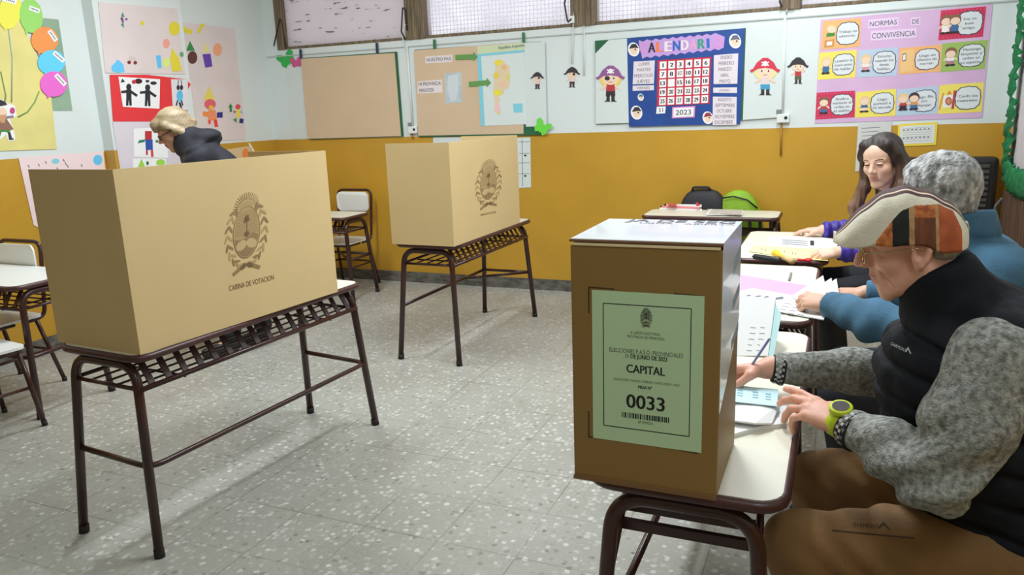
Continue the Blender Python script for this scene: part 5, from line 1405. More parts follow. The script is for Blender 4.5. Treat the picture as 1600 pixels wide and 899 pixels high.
fine = [(O1 - np.array((.15, .11, .16)), O1 + np.array((.13, .11, .14)), .0022),
        (np.array(wrL) + (-.22, -.09, -.10), np.array(wrL) + (.02, .20, .08), .0026), (np.array(wrR) + (-.20, -.11, -.12), np.array(wrR) + (.025, .10, .08), .0028)]
body_obj(S, [SK1, LIP1, BROWH], m1, fine, region=reg1)
# short grey hair below the cap
S = SDF(); S.frame(O1, A1); S.ell((-.010, 0, .038), (.085, .0725, .070), .01); S.ell((-.032, 0, .012), (.0635, .0640, .068), .03); S.frame()
def hcut(P):
    q = (P - O1) @ A1.T
    return np.maximum(np.maximum(q[:, 0] - (-.030 + .0 * q[:, 2]), -.062 - q[:, 2] - .35 * q[:, 0]), q[:, 2] - .03)
HG = mat('short_grey_hair', (190, 184, 174), .75, 1.0, var=.35, vscale=70, stretch=(1, 1, .35), bump=.5, bscale=160)
cloth(S, 'hair', HG, m1, .0032, lambda P: .0018 * noise3(P, 300, 2), cut=hcut)
# spectacles
WIRE = mat('gold_wire', (190, 170, 120), .25, 1.0, metal=1.0); 
GL = bpy.data.materials.new('lens_glass'); GL.use_nodes = True
_nt = GL.node_tree; _t = _nt.nodes.new('ShaderNodeBsdfTransparent'); _g = _nt.nodes.new('ShaderNodeBsdfGlossy'); _g.inputs['Roughness'].default_value = .05; _mx = _nt.nodes.new('ShaderNodeMixShader'); _mx.inputs[0].default_value = .12
_nt.links.new(_t.outputs[0], _mx.inputs[1]); _nt.links.new(_g.outputs[0], _mx.inputs[2]); _nt.links.new(_mx.outputs[0], _nt.nodes['Material Output'].inputs[0])
def spectacles(par, O, A, rim, r=.0013, rx=.023, ry=.0185, f0=.100, square=False, u0=-.004):
    g = MB(); W_ = lambda f, l, u: np.array(O) + f * A[0] + l * A[1] + u * A[2]
    ln = MB()
    for q in (-1, 1):
        ring = []
        for i in range(28):
            a = 2 * math.pi * i / 28; c_, s_ = math.cos(a), math.sin(a)
            if square: c_, s_ = math.copysign(abs(c_) ** .6, c_), math.copysign(abs(s_) ** .6, s_)
            l = q * (.033 + rx * c_); ring.append(W_(f0 - .30 * max(0, abs(l) - .03), l, u0 + ry * s_))
        g.tube(ring, r, rim, seg=8, closed=True); ln.add(ring, [tuple(range(28))], GL)
        g.tube([W_(f0 - .30 * .026, q * .056, u0 + .006), W_(.055, q * .076, u0 + .006), W_(.000, q * .0815, .004), W_(-.018, q * .082, -.004)], r, rim, seg=6)
    g.tube([W_(f0, -.010, u0 + .004), W_(f0 + .006, 0, u0 + .007), W_(f0, .010, u0 + .004)], r, rim, seg=6)
    o = g.build('spectacles', par); l_ = ln.build_sub('lens', o)
    return o
spectacles(m1, O1, A1, WIRE, r=.0016, f0=.100, rx=.021, ry=.018)
# flat cap: lofted from the back to the tip of the peak
capst = [((1513, 368), (1513, 372), .012), ((1510, 350), (1507, 381), .046), ((1499, 330), (1492, 385), .066), ((1479, 312), (1467, 385), .079), ((1455, 300), (1440, 375), .085), ((1425, 291.5), (1412, 373), .0875), ((1400, 292), (1390, 375), .086), ((1375, 302), (1368, 374), .082), ((1350, 320), (1350, 377), .079), ((1335, 334), (1335, 377.5), .076), ((1320, 348.5), (1319, 375), .066), ((1308, 361), (1308, 371), .044), ((1302, 367), (1302, 369.5), .014)]
st_ = np.array([list(hit_y(*a, 1.78)[[0, 2]]) + list(hit_y(*b, 1.78)[[0, 2]]) + [w] for a, b, w in capst])
tt = np.linspace(0, len(st_) - 1, 440)
def catm(st, t):
    i = min(int(t), len(st) - 2); f = t - i; p0, p1, p2, p3 = st[max(i - 1, 0)], st[i], st[i + 1], st[min(i + 2, len(st) - 1)]
    return .5 * (2 * p1 + (p2 - p0) * f + (2 * p0 - 5 * p1 + 4 * p2 - p3) * f * f + (3 * p1 - p0 - 3 * p2 + p3) * f ** 3)
NS = 280; CV = []; CF = []; CM_ = []
for t in tt:
    r_ = catm(st_, t); peak = max(0, (t - 8) / 4)
    for j in range(NS):
        a = 2 * math.pi * j / NS
        if a <= math.pi:
            v = math.sin(a) ** .72; y = r_[4] * math.copysign(abs(math.cos(a)) ** .85, math.cos(a))
            x = r_[2] + (r_[0] - r_[2]) * v; z = r_[3] + (r_[1] - r_[3]) * v
            z -= .010 * peak * (y / max(r_[4], 1e-3)) ** 2
        else:
            y = r_[4] * math.cos(a) * .985; v = -math.sin(a); x = r_[2]; z = r_[3] + .012 * v * min(1, t / 3) - .010 * peak * (y / max(r_[4], 1e-3)) ** 2
        z += .0016 * math.sin(14 * x * 10 + 3) * (1 if a < math.pi else 0)
        CV.append((x, 1.78 + y, z))
for i in range(len(tt) - 1):
    for j in range(NS):
        k = (j + 1) % NS; CF.append((i * NS + j, i * NS + k, (i + 1) * NS + k, (i + 1) * NS + j))
CREAM = mat('cream_cotton', (220, 212, 190), .8, 1.15, var=.06, vscale=30, bump=.15, bscale=200); MAR = mat('maroon_corduroy', (92, 60, 60), .8, 1.0, var=.25, vscale=50)
PINKL = mat('salmon_piping', (196, 150, 128), .8, 1.0)
PBLK = mat('blackish_green_weave', (42, 44, 40), .85, 1.0, var=.4, vscale=30); PBRN = mat('brown_weave', (128, 74, 44), .85, 1.1, var=.3, vscale=40, rgb2=(92, 52, 36), stretch=(3, 1, .4)); PRUST = mat('rust_weave', (188, 96, 54), .85, 1.1, var=.2, vscale=30, rgb2=(152, 74, 44)); PTAN = mat('tan_weave', (206, 164, 110), .85, 1.1, var=.2, vscale=40); PORG = mat('orange_weave', (230, 140, 74), .85, 1.1, var=.3, vscale=60, rgb2=(150, 76, 40))
capm = [CREAM, MAR, PINKL, PBLK, PBRN, PRUST, PTAN, PORG]
def toz(x, z):
    d = (np.array((x, 1.78, z)) - CAM); q = AX @ d; return 800 + FPX * q[0] / q[2], 449.5 - FPX * q[1] / q[2]
for f in CF:
    c_ = np.mean([CV[i] for i in f], 0); j = f[0] % NS; px, py = toz(c_[0], c_[2]); yy = abs(c_[1] - 1.78); mi = 0
    if j < NS // 2:
        band = yy
        ti = f[0] // NS; wmax = catm(st_, tt[ti])[4]; u = yy / max(wmax, .01)
        if u < .36 or (.46 < u < .56): mi = 1
        elif .36 <= u < .39 or .43 < u < .46: mi = 2
        topy = np.interp(px, [1366, 1392, 1405, 1425, 1462, 1485, 1497], [368, 335, 322, 314.5, 314, 325, 352]); boty = 386
        if 1366 < px < 1497 and topy < py < boty and u > .58:
            if px < 1391: mi = 7
            elif px < 1416: mi = 3
            elif px < 1424: mi = 6
            elif px < 1456: mi = 4 if py > 332 else 7
            elif px < 1461: mi = 6
            else: mi = 5
    else:
        mi = 0
    CM_.append(mi)
# orientation outwards
obj = obj_from('flat_cap', np.array(CV), np.array(CF)[:, ::-1], capm, m1, CM_)
obj['label'] = 'patchwork flat cap with maroon stripes over the crown'
# grey fleece
FLC = mat('grey_fleece', (184, 186, 178), .95, 1.0, var=.5, vscale=85, rgb2=(104, 107, 102), bump=.55, bscale=240, detail=8)
CUFF = mat('black_knit', (38, 38, 42), .85); CUFW = mat('pale_knit', (200, 198, 192), .85)
S = SDF(); S.frame()
S.chain([shL, (.252, 1.575, .87), elL], [.078, .077, .063], .03); S.chain([elL, (.13, 1.61, .77), np.array(wrL) + (.012, -.008, .0)], [.064, .056, .041], .03)
S.chain([shR, elR], [.075, .062], .03); S.chain([elR, (.06, 2.06, .785), np.array(wrR) + (.028, .004, 0)], [.062, .056, .038], .03)
S.ell((.392, 1.80, .535), (.168, .205, .065), .03); S.ell((.29, 1.79, .90), (.12, .16, .16), .05); S.cap((.245, 1.785, 1.02), (.225, 1.785, 1.06), .066, .064, .03)
def fl(P):
    e = np.array(elL); d = np.linalg.norm(P - e, axis=1); w_ = np.exp(-(d / .13) ** 2)
    ax = nrm(np.array(wrL) - e)
    return .0022 * noise3(P, 120, 4) + .0012 * noise3(P, 420, 5) + .011 * w_ * np.sin((P - e) @ nrm((-.55, .2, .8)) * 85 + 2 * noise3(P, 22, 6)) + .004 * noise3(P, 38, 8)
o, V, F = cloth(S, 'fleece_jacket', FLC, m1, .0045, fl, cut=lambda P: np.where(P[:, 1] > 1.86, (np.array(wrR) + (.016, 0, 0) - P) @ nrm((1, .15, 0)), (np.array(wrL) + (.004, -.003, 0) - P) @ nrm(np.array(elL) - np.array(wrL))), rel=1)
def cuff(W, E, r0, r1, wd, par):
    W = np.array(W, float); ax = nrm(np.array(E) - W); t1 = nrm(np.cross(ax, (0, 0, 1))); t2 = np.cross(ax, t1)
    mb = MB().tube([W, W + ax * wd * .25, W + ax * wd * .75, W + ax * wd], [r0 * .97, r0, r1, r1 * .98], CUFF, seg=28)
    o = mb.build('cuff', par); g = MB(); n = 17
    for i in range(n):
        a0, a1 = 2 * math.pi * i / n, 2 * math.pi * (i + .45) / n
        for (u0, u1, da) in ((.15, .38, 0), (.42, .62, .12), (.66, .84, 0)):
            q = []
            for a, u in ((a0 + da, u0), (a1 + da, u0), (a1 + da, u1), (a0 + da, u1)):
                r = (r0 + (r1 - r0) * u) + .0012; q.append(W + ax * wd * u + r * (math.cos(a) * t1 + math.sin(a) * t2))
            g.add(q, [(0, 1, 2, 3)], CUFW)
    g.build_sub('knit_pattern', o); return o
axl = nrm(np.array(elL) - np.array(wrL))
cuff(np.array(wrL) + axl * .002, np.array(wrL) + axl, .0385, .0455, .034, m1)
axr = nrm(np.array(elR) - np.array(wrR) + (0, -.05, .0))
cuff(np.array(wrR) + axr * .010, np.array(wrR) + axr, .0365, .042, .030, m1)
# quilted vest
VEST = mat('black_quilted_nylon', (23, 26, 33), .75, 1.0, spec=.2, bump=.25, bscale=40, var=.15, vscale=12)
S = SDF(); S.frame()
S.ell((.262, 1.79, .885), (.172, .185, .17), .04); S.ell((.30, 1.79, .72), (.185, .190, .17), .05); S.ell((.40, 1.80, .60), (.165, .195, .085), .05)
S.cap((.292, 1.635, .995), (.285, 1.95, .995), .074, .074, .05); S.ell((.315, 1.79, 1.0), (.105, .175, .085), .04)
S.chain([(.245, 1.786, 1.03), (.212, 1.784, 1.075), (.200, 1.783, 1.100)], [.092, .079, .075], .035)
def qv(P):
    t = P[:, 2] + .25 * (P[:, 0] - .28) ; g_ = np.abs((t / .066) % 1 - .5) * .066
    v_ = np.minimum(np.abs(P[:, 1] - 1.79 + .0), 1)
    body_ = np.clip((1.05 - P[:, 2]) / .04, 0, 1)
    return (.013 * np.exp(-(g_ / .0095) ** 2) - .004) * body_ + .005 * np.exp(-(v_ / .008) ** 2) + .0030 * noise3(P, 55, 3) + .002 * noise3(P, 130, 13)
def vcut(P):
    # armholes: the sleeves come out here; collar rim tilted open
    dl_ = np.minimum(P[:, 1] - 1.588, 1.999 - P[:, 1]); arm = -dl_
    rim = (P - np.array((.235, 1.78, 1.150))) @ nrm((-.40, 0, .92))
    return np.maximum(arm, rim)
o, V, F = cloth(S, 'vest', VEST, m1, .0055, qv, cut=vcut)
LG = mat('light_logo_print', (190, 192, 194), .6)
g = word_on(V, F, MB(), 'GARMONT', (1391, 539), (1415, 551), 5.0, LG)
on_surface(V, F, g, [[(1414, 549.5), (1419, 542), (1424, 553.5), (1421.5, 552.5), (1419, 546), (1416, 550.5)]], LG); g.build('logo', m1)
zp = MB(); zps = [[(1388, 480), (1390, 480), (1389, 500), (1387, 500)]]
# trousers
TRS = mat('tan_trousers', (140, 104, 60), .8, 1.05, var=.12, vscale=9, bump=.15, bscale=90)
S = SDF(); S.frame()
S.ell((.415, 1.80, .54), (.145, .195, .105), .04)
S.chain([(.40, 1.705, .53), (.16, 1.665, .525), knL], [.110, .088, .076], .03); S.chain([knL, np.array(knL) * .5 + np.array(anL) * .5, anL], [.076, .066, .060], .03)
S.chain([(.40, 1.90, .545), (.16, 1.94, .56), knR], [.110, .090, .076], .03); S.chain([knR, np.array(knR) * .5 + np.array(anR) * .5, anR], [.074, .064, .058], .03)
o, V, F = cloth(S, 'trousers', TRS, m1, .0065, lambda P: .004 * noise3(P, 26, 9) + .0035 * np.sin((P[:, 0] * .8 + P[:, 2] * 1.2) * 75 + 3 * noise3(P, 16, 10)) * np.clip(1 - np.abs(P[:, 0] - .08) / .25, 0, 1))
DKT = mat('dark_trouser_print', (66, 46, 30), .8)
g = word_on(V, F, MB(), 'GARMONT', (1332, 823), (1372, 826.5), 6.5, DKT)
on_surface(V, F, g, [[(1371, 825), (1380, 815), (1391, 827), (1388, 827), (1380, 819.5), (1374, 826)]], DKT); g.build('logo', m1)
seg_ = [(1300 + i * 10.8, 828 + i * 1.05) for i in range(13)]
g = on_surface(V, F, MB(), [[seg_[i], seg_[i + 1], (seg_[i + 1][0], seg_[i + 1][1] + 2.2), (seg_[i][0], seg_[i][1] + 2.2)] for i in range(12)], DKT)
g.build('pocket_zip', m1)
SHOE = mat('black_shoe_leather', (34, 33, 34), .5)
def shoe(an, d, par, m=SHOE, sc=1.0):
    S = SDF(); S.frame(); a = np.array(an, float); d = nrm(d)
    S.cap((a[0], a[1], .055), np.array((a[0], a[1], .045)) + d * .09 * sc, .043 * sc, .040 * sc, .03); S.cap(np.array((a[0], a[1], .04)) + d * .06, np.array((a[0], a[1], .034)) + d * .17 * sc, .038, .034, .03)
    S.cap((a[0], a[1], .06), (a[0], a[1], .11), .045 * sc, .042 * sc, .03)
    cloth(S, 'shoe', m, par, .007, cut=lambda P: .0 - P[:, 2])
shoe(anL, (-1, -.05, 0), m1); shoe(anR, (-1, .1, 0), m1)
# watch
WAT = mat('lime_rubber', (196, 214, 40), .45, 1.1); SCR = mat('grey_watch_glass', (92, 84, 88), .15)
wt = nrm(np.array(elL) - np.array(wrL)); wc = np.array(wrL) + wt * (-.012); n_ = nrm(np.array((.10, -.42, .90)) - wt * np.dot((.10, -.42, .90), wt)); tq = np.cross(wt, n_)
ring = [wc + .0325 * (math.cos(a) * n_ + math.sin(a) * tq) for a in np.linspace(0, 2 * math.pi, 36, endpoint=False)]
wb_ = MB(); vs = []
for i, p in enumerate(ring):
    rr = nrm(p - wc)
    for (o_, a_) in ((0, -.013), (.0035, -.012), (.0035, .012), (0, .013)): vs.append(p + rr * o_ + wt * a_)
wb_.add(vs, [(i * 4 + j, i * 4 + (j + 1) % 4, ((i + 1) % 36) * 4 + (j + 1) % 4, ((i + 1) % 36) * 4 + j) for i in range(36) for j in range(4)], WAT, True)
wo = wb_.build('wristwatch', m1); wo['label'] = 'lime green wristwatch on the near wrist'
cs = MB(); ctr = wc + n_ * .030
def disc3(c, n, u, v, r): return [c + r * (math.cos(a) * u + math.sin(a) * v) for a in np.linspace(0, 2 * math.pi, 32, endpoint=False)]
cs.tube([ctr, ctr + n_ * .004, ctr + n_ * .012, ctr + n_ * .0145], [.021, .0245, .0245, .0225], WAT, seg=32); cs.build_sub('watch_case', wo)
MB().slab(disc3(ctr + n_ * .0145, n_, wt, tq, .0175), n_ * .001, SCR).build_sub('watch_face', wo)
pen('blue pen held upright in the hand behind the ballot box', wrR + np.array((-.070, -.035, -.045)), wrR + np.array((.002, -.02, .085)), mat('pen_clear_blue', (140, 146, 196), .3), r=.0032)

# ---------- 2. grey-haired man in blue fleece
SK2 = skin('tan_skin', (208, 160, 132))
m2 = person('person with curly grey hair and a blue fleece, seen from behind, leafing through white forms', (.52, 2.76, 0))
F2 = nrm((-.62, .74, -.26)); L2 = nrm(np.cross((0, 0, 1), F2)); O2 = np.array((.286, 2.715, 1.170))
S = SDF(); A2 = add_head(S, O2, F2, L2, sc=.97); S.frame()
nk2 = np.array((.375, 2.70, 1.02)); S.cap(O2 + np.array((.03, -.02, -.06)), nk2, .056, .062, .03)
shL2, shR2 = (.45, 2.555, .93), (.42, 2.93, .93); elL2, elR2 = (.27, 2.53, .765), (.30, 3.02, .745); wrL2, wrR2 = (-.012, 2.815, .772), (.105, 3.03, .768)
S.ell((.42, 2.74, .82), (.11, .155, .18), .05); S.ell((.48, 2.75, .60), (.12, .16, .14), .05)
S.cap(shL2, elL2, .046, .040, .04); S.cap(shR2, elR2, .046, .040, .04)
for hp, kn, an in (((.48, 2.66, .535), (.05, 2.66, .50), (.10, 2.68, .08)), ((.48, 2.85, .535), (.05, 2.92, .50), (.10, 2.92, .08))):
    S.cap(hp, kn, .075, .055, .04); S.cap(kn, an, .05, .036, .03); S.cap(an, np.array(an) + (-.14, 0, -.035), .034, .028, .02)
add_hand(S, wrL2, (-.86, .30, .05), (-.1, -.55, .8), -1, [(.75, 1.1, .6), (.85, 1.15, .6), (.95, 1.2, .6), (1.0, 1.2, .6)], TH_PINCH, .98, fore=elL2)
add_hand(S, wrR2, (-1, -.15, .0), (0, -.15, 1), 1, [(.3, .5, .3), (.35, .55, .3), (.4, .6, .3), (.45, .6, .3)], TH_REL, .98, fore=elR2)
body_obj(S, [SK2], m2, [(O2 - .15, O2 + np.array((.15, .15, .14)), .0035), (np.array(wrL2) + (-.17, -.10, -.10), np.array(wrL2) + (.02, .12, .09), .0028), (np.array(wrR2) + (-.21, -.10, -.08), np.array(wrR2) + (.02, .10, .07), .0030)])
HG2 = mat('curly_grey_hair', (206, 206, 204), .7, 1.0, var=.55, vscale=42, rgb2=(92, 90, 88), bump=1.0, bscale=110, detail=7, stretch=(1, 1, .55))
S = SDF(); S.frame(O2, A2)
S.ell((-.022, 0, .045), (.106, .093, .086), .01); S.ell((-.055, 0, .008), (.070, .084, .080), .03); S.ell((.035, 0, .075), (.062, .072, .048), .03); S.ell((-.05, 0, -.04), (.05, .066, .05), .03); S.frame()
def h2cut(P):
    q = (P - O2) @ A2.T
    return np.maximum(np.maximum(q[:, 0] - .098, np.where(q[:, 0] > -.01, .026 - q[:, 2] + .55 * (q[:, 0] - .02) * (q[:, 0] < .06), -1)), -.082 - q[:, 2])
cloth(S, 'hair', HG2, m2, .0035, lambda P: .0055 * noise3(P, 95, 21) + .003 * noise3(P, 260, 22), cut=h2cut, rel=1)
BLF = mat('teal_blue_fleece', (74, 116, 144), .95, 1.02, var=.16, vscale=14, bump=.25, bscale=220)
S = SDF(); S.frame()
S.ell((.43, 2.745, .82), (.165, .20, .20), .05); S.ell((.47, 2.75, .64), (.16, .20, .15), .05); S.cap(shL2, shR2, .085, .085, .06); S.cap((.44, 2.60, .96), (.42, 2.89, .96), .08, .08, .06)
S.chain([shL2, (.37, 2.51, .84), elL2], [.085, .080, .072], .04); S.chain([elL2, (.12, 2.665, .762), np.array(wrL2) + (.015, -.012, -.002)], [.072, .066, .050], .03)
S.chain([shR2, elR2], [.08, .068], .04); S.chain([elR2, np.array(wrR2) + (.02, 0, 0)], [.066, .048], .03)
S.chain([nk2 + (.01, 0, .0), nk2 + (-.012, 0, .088)], [.086, .080], .03)
def b2(P):
    e = np.array((.10, 2.66, .765)); w_ = np.exp(-(np.linalg.norm(P - e, axis=1) / .16) ** 2)
    col_ = np.exp(-((P[:, 2] - 1.045) / .012) ** 2) * (np.linalg.norm((P - nk2)[:, :2], axis=1) < .15)
    return .005 * noise3(P, 24, 31) + .007 * w_ * np.sin((P - e) @ nrm((-.9, .4, .35)) * 60 + 2 * noise3(P, 14, 32)) + .010 * col_
axL2 = nrm(np.array(elL2) - np.array(wrL2))
cloth(S, 'fleece_jacket', BLF, m2, .006, b2, cut=lambda P: np.maximum(np.where(P[:, 1] > 2.93, (np.array(wrR2) + (.005, 0, 0) - P) @ nrm((1, 0, 0)), np.where(P[:, 0] < .1, (np.array(wrL2) - P) @ axL2, -1)), (P - (nk2 + (-.01, 0, .096))) @ nrm((-.15, .1, 1))))
NVT = mat('navy_trousers', (44, 46, 56), .8)
def trousers(par, m, hips, knees, ankles, hipc):
    S = SDF(); S.frame(); S.ell(hipc, (.14, .19, .10), .04)
    for h, k, a in zip(hips, knees, ankles):
        S.chain([h, k], [.105, .076], .03); S.chain([k, a], [.073, .058], .03)
    return cloth(S, 'trousers', m, par, .009, lambda P: .004 * noise3(P, 24, 40))
trousers(m2, NVT, [(.48, 2.66, .545), (.48, 2.85, .545)], [(.05, 2.66, .505), (.05, 2.92, .505)], [(.10, 2.68, .08), (.10, 2.92, .08)], (.49, 2.76, .55))
shoe((.10, 2.68, .08), (-1, 0, 0), m2); shoe((.10, 2.92, .08), (-1, 0, 0), m2)
pen('steel pen in the fist of the grey-haired man', PZ(1270, 474, .772), PZ(1252, 479, .735), mat('steel_pen', (120, 122, 130), .3), r=.0035)

# ---------- 3. woman in purple jacket
SK3 = skin('fair_skin', (226, 184, 160)); LIP3 = mat('rose_lip_skin', (206, 144, 132), .5, 1.1); BR3 = mat('dark_brow_hair', (104, 78, 64), .7); LASH = mat('dark_lash', (52, 40, 36), .7)
m3 = person('person with long brown hair and a purple jacket, seated at the third desk looking down', (.36, 4.28, 0))
F3 = nrm((-.50, -.83, -.20)); L3 = nrm(np.cross((0, 0, 1), F3) + np.array((0, 0, .06))); F3 = nrm(F3 - L3 * np.dot(F3, L3)); O3 = np.array((.185, 4.22, 1.167))
S = SDF(); A3 = add_head(S, O3, F3, L3, sc=.99, slim=1.06, lips=.75); S.frame()
nk3 = np.array((.245, 4.27, .985)); S.cap(O3 + np.array((.02, .02, -.06)), nk3, .048, .055, .03)
shL3, shR3 = (.265, 4.09, .915), (.285, 4.46, .915); elL3, elR3 = (.20, 3.96, .745), (.13, 4.60, .765); wrL3, wrR3 = (.012, 3.885, .762), (-.075, 4.55, .765)
S.ell((.29, 4.27, .82), (.095, .135, .17), .05); S.ell((.34, 4.28, .60), (.11, .15, .14), .05)
S.cap(shL3, elL3, .04, .036, .04); S.cap(shR3, elR3, .04, .036, .04)
hp3, kn3, an3 = [(.33, 4.19, .525), (.33, 4.38, .525)], [(-.02, 4.10, .50), (-.04, 4.40, .50)], [(.04, 4.12, .08), (.04, 4.40, .08)]
for h, k, a in zip(hp3, kn3, an3): S.cap(h, k, .07, .05, .04); S.cap(k, a, .046, .034, .03); S.cap(a, np.array(a) + (-.13, 0, -.035), .032, .026, .02)
add_hand(S, wrL3, (-1, -.05, -.12), (.1, -.5, .8), -1, [(.5, .8, .5), (.55, .85, .5), (.6, .9, .5), (.65, .9, .5)], TH_PINCH, .9, fore=elL3)
add_hand(S, wrR3, (-.93, .30, -.10), (0, -.1, 1), 1, [(.15, .25, .15), (.18, .25, .15), (.2, .3, .15), (.22, .3, .2)], TH_REL, .9, fore=elR3)
def reg3(P):
    q = (P - O3) @ A3.T / .97; mi = np.zeros(len(P), int)
    lip = (np.abs(q[:, 1]) < .023) & (q[:, 2] > -.083) & (q[:, 2] < -.057) & (q[:, 0] > .089 - .2 * np.abs(q[:, 1]) + .004); mi[lip] = 1
    a = np.abs(q[:, 1]); br = (np.abs(a - .034) < .018) & (np.abs(q[:, 2] - .026 + 9 * (a - .034) ** 2) < .0024) & (q[:, 0] > .05); mi[br] = 2
    la = (np.abs(a - .033) < .013) & (np.abs(q[:, 2] - .0005 + 12 * (a - .033) ** 2) < .0030) & (q[:, 0] > .06); mi[la] = 3
    return mi
body_obj(S, [SK3, LIP3, BR3, LASH], m3, [(O3 - .15, O3 + np.array((.15, .15, .14)), .0019), (np.array(wrL3) + (-.19, -.09, -.10), np.array(wrL3) + (.02, .11, .08), .003), (np.array(wrR3) + (-.20, -.08, -.08), np.array(wrR3) + (.02, .14, .07), .003)], region=reg3)
def hairmat(name, top, low, z0, z1, vs=60):
    m = mat(name, top, .5, 1.0, var=.35, vscale=vs, stretch=(1, 1, .10), bump=.2, bscale=150); nt = m.node_tree; L = nt.links; b = nt.nodes['Principled BSDF']
    g = nt.nodes.new('ShaderNodeNewGeometry'); sx = nt.nodes.new('ShaderNodeSeparateXYZ'); L.new(g.outputs['Position'], sx.inputs[0])
    mr = nt.nodes.new('ShaderNodeMapRange'); mr.inputs[1].default_value = z0; mr.inputs[2].default_value = z1; L.new(sx.outputs['Z'], mr.inputs[0])
    mx = nt.nodes.new('ShaderNodeMix'); mx.data_type = 'RGBA'; L.new(mr.outputs[0], mx.inputs[0]); mx.inputs[6].default_value = col(*low); mx.inputs[7].default_value = col(*top)
    src = [l for l in L if l.to_socket == b.inputs['Base Color']][0].from_socket
    m2_ = nt.nodes.new('ShaderNodeMix'); m2_.data_type = 'RGBA'; m2_.blend_type = 'MULTIPLY'; m2_.inputs[0].default_value = 1.0
    rp_ = src.node; rp_.color_ramp.elements[0].color = (.45, .45, .45, 1); rp_.color_ramp.elements[1].color = (1.1, 1.1, 1.1, 1)
    L.new(src, m2_.inputs[6]); L.new(mx.outputs[2], m2_.inputs[7]); L.new(m2_.outputs[2], b.inputs['Base Color'])
    return m
HB3_ = hairmat('long_brown_hair', (54, 40, 36), (138, 104, 80), .96, 1.20)
S = SDF(); S.frame(O3, A3)
S.ell((-.022, 0, .050), (.100, .086, .084), .01); S.ell((-.035, 0, -.01), (.074, .084, .09), .03)
for q in (-1, 1):
    S.chain([(.040, q * .060, .085), (.018, q * .084, .03), (-.002, q * .090, -.05), (.025, q * .094, -.13)], [.026, .020, .024, .028], .035)
wv = S.w
low_ = [S.w((.025, -.094, -.13)), S.w((.025, .094, -.13))]; S.frame()
S.chain([low_[0], low_[0] + (-.035, .0, -.10), low_[0] + (-.03, -.01, -.20)], [.030, .032, .018], .02); S.chain([low_[1], low_[1] + (.02, .02, -.10), low_[1] + (.02, .02, -.17)], [.030, .034, .02], .02)
S.chain([O3 + (.055, .06, -.03), O3 + (.075, .07, -.16), O3 + (.085, .07, -.27)], [.08, .085, .06], .03)
def h3cut(P):
    q = (P - O3) @ A3.T; a = np.abs(q[:, 1])
    oval = np.sqrt((a / .078) ** 2 + ((q[:, 2] + .030) / .100) ** 2) - 1
    return np.where((q[:, 0] > .0), -oval * .07, -1)
cloth(S, 'hair', HB3_, m3, .0035, lambda P: (.0004 + .0010 * (P[:, 2] < 1.16)) * np.sin(P[:, 0] * 260 + 2 * noise3(P, 12, 51)) + .0005 * np.sin(P[:, 1] * 300 + 2 * noise3(P, 12, 52)), cut=h3cut, rel=1)
PUR = mat('purple_nylon', (70, 52, 166), .45, 1.05, var=.2, vscale=12, bump=.3, bscale=40)
S = SDF(); S.frame()
S.ell((.30, 4.275, .82), (.15, .185, .19), .05); S.ell((.34, 4.28, .64), (.15, .18, .15), .05); S.cap(shL3, shR3, .075, .075, .05)
S.chain([shL3, elL3], [.078, .062], .04); S.chain([elL3, np.array(wrL3) + (.015, .005, 0)], [.060, .044], .03)
S.chain([shR3, elR3], [.078, .062], .04); S.chain([elR3, np.array(wrR3) + (.015, 0, 0)], [.060, .044], .03)
S.cap(nk3 + (.02, .0, -.01), nk3 + (.04, .0, .05), .085, .078, .03); S.ell(nk3 + (.085, -.03, .03), (.065, .12, .060), .03)
def b3(P):
    w_ = np.exp(-((P[:, 2] - .76) / .08) ** 2) * (P[:, 0] < .2)
    return .004 * noise3(P, 40, 61) + .006 * w_ * np.sin(P[:, 0] * 130 + P[:, 1] * 40) + .004 * np.abs(np.sin(P[:, 2] * 48)) * (P[:, 0] > .18)
axl3, axr3 = nrm(np.array(elL3) - np.array(wrL3)), nrm(np.array(elR3) - np.array(wrR3))
cloth(S, 'jacket', PUR, m3, .006, b3, cut=lambda P: np.maximum(np.where((P[:, 1] < 4.1) & (P[:, 0] < .12), (np.array(wrL3) - P) @ axl3, np.where((P[:, 1] > 4.4) & (P[:, 0] < .12), (np.array(wrR3) - P) @ axr3, -1)), (P - (nk3 + (.0, 0, .10))) @ nrm((-.5, -.15, 1))))
trousers(m3, mat('black_trousers', (24, 24, 28), .8), [(.33, 4.19, .535), (.33, 4.38, .535)], kn3, an3, (.35, 4.28, .55))
shoe(an3[0], (-1, 0, 0), m3, sc=.9); shoe(an3[1], (-1, 0, 0), m3, sc=.9)

# ---------- 4. voter behind the large booth
SK4 = skin('pale_skin', (214, 160, 132)); LIP4 = mat('pale_lip_skin', (176, 104, 92), .5, 1.1)
ex = nrm((-.69, -.72, 0)); ez = np.array((0, 0, 1.0)); ed = nrm((-.72, .69, 0))
def VP(px, py, dep): return CAM + ray(px, py) * dep
m4 = person('person with short blonde hair, glasses and a dark hooded jacket, bending behind the large booth', (-3.45, 3.55, 0))
p4 = R(27); F4 = nrm(ex * math.cos(p4) - ez * math.sin(p4)); L4 = nrm(np.cross(ez, F4)); O4 = VP(271, 203, 4.85)
S = SDF(); A4 = add_head(S, O4, F4, L4, sc=.98, slim=.96, back=.95, lips=.75); S.frame()
nk4 = VP(297, 222, 4.87); hip4 = VP(378, 335, 4.95); ft = [hit(352, 556, (0, 0, .0), (0, 0, 1)), hit(402, 537, (0, 0, .0), (0, 0, 1))]
an4 = [f + np.array((0, 0, .08)) - ex * .05 for f in ft]; hp4 = [hip4 + ed * -.09, hip4 + ed * .09]
kn4 = [(h + a) / 2 + ex * .03 for h, a in zip(hp4, an4)]
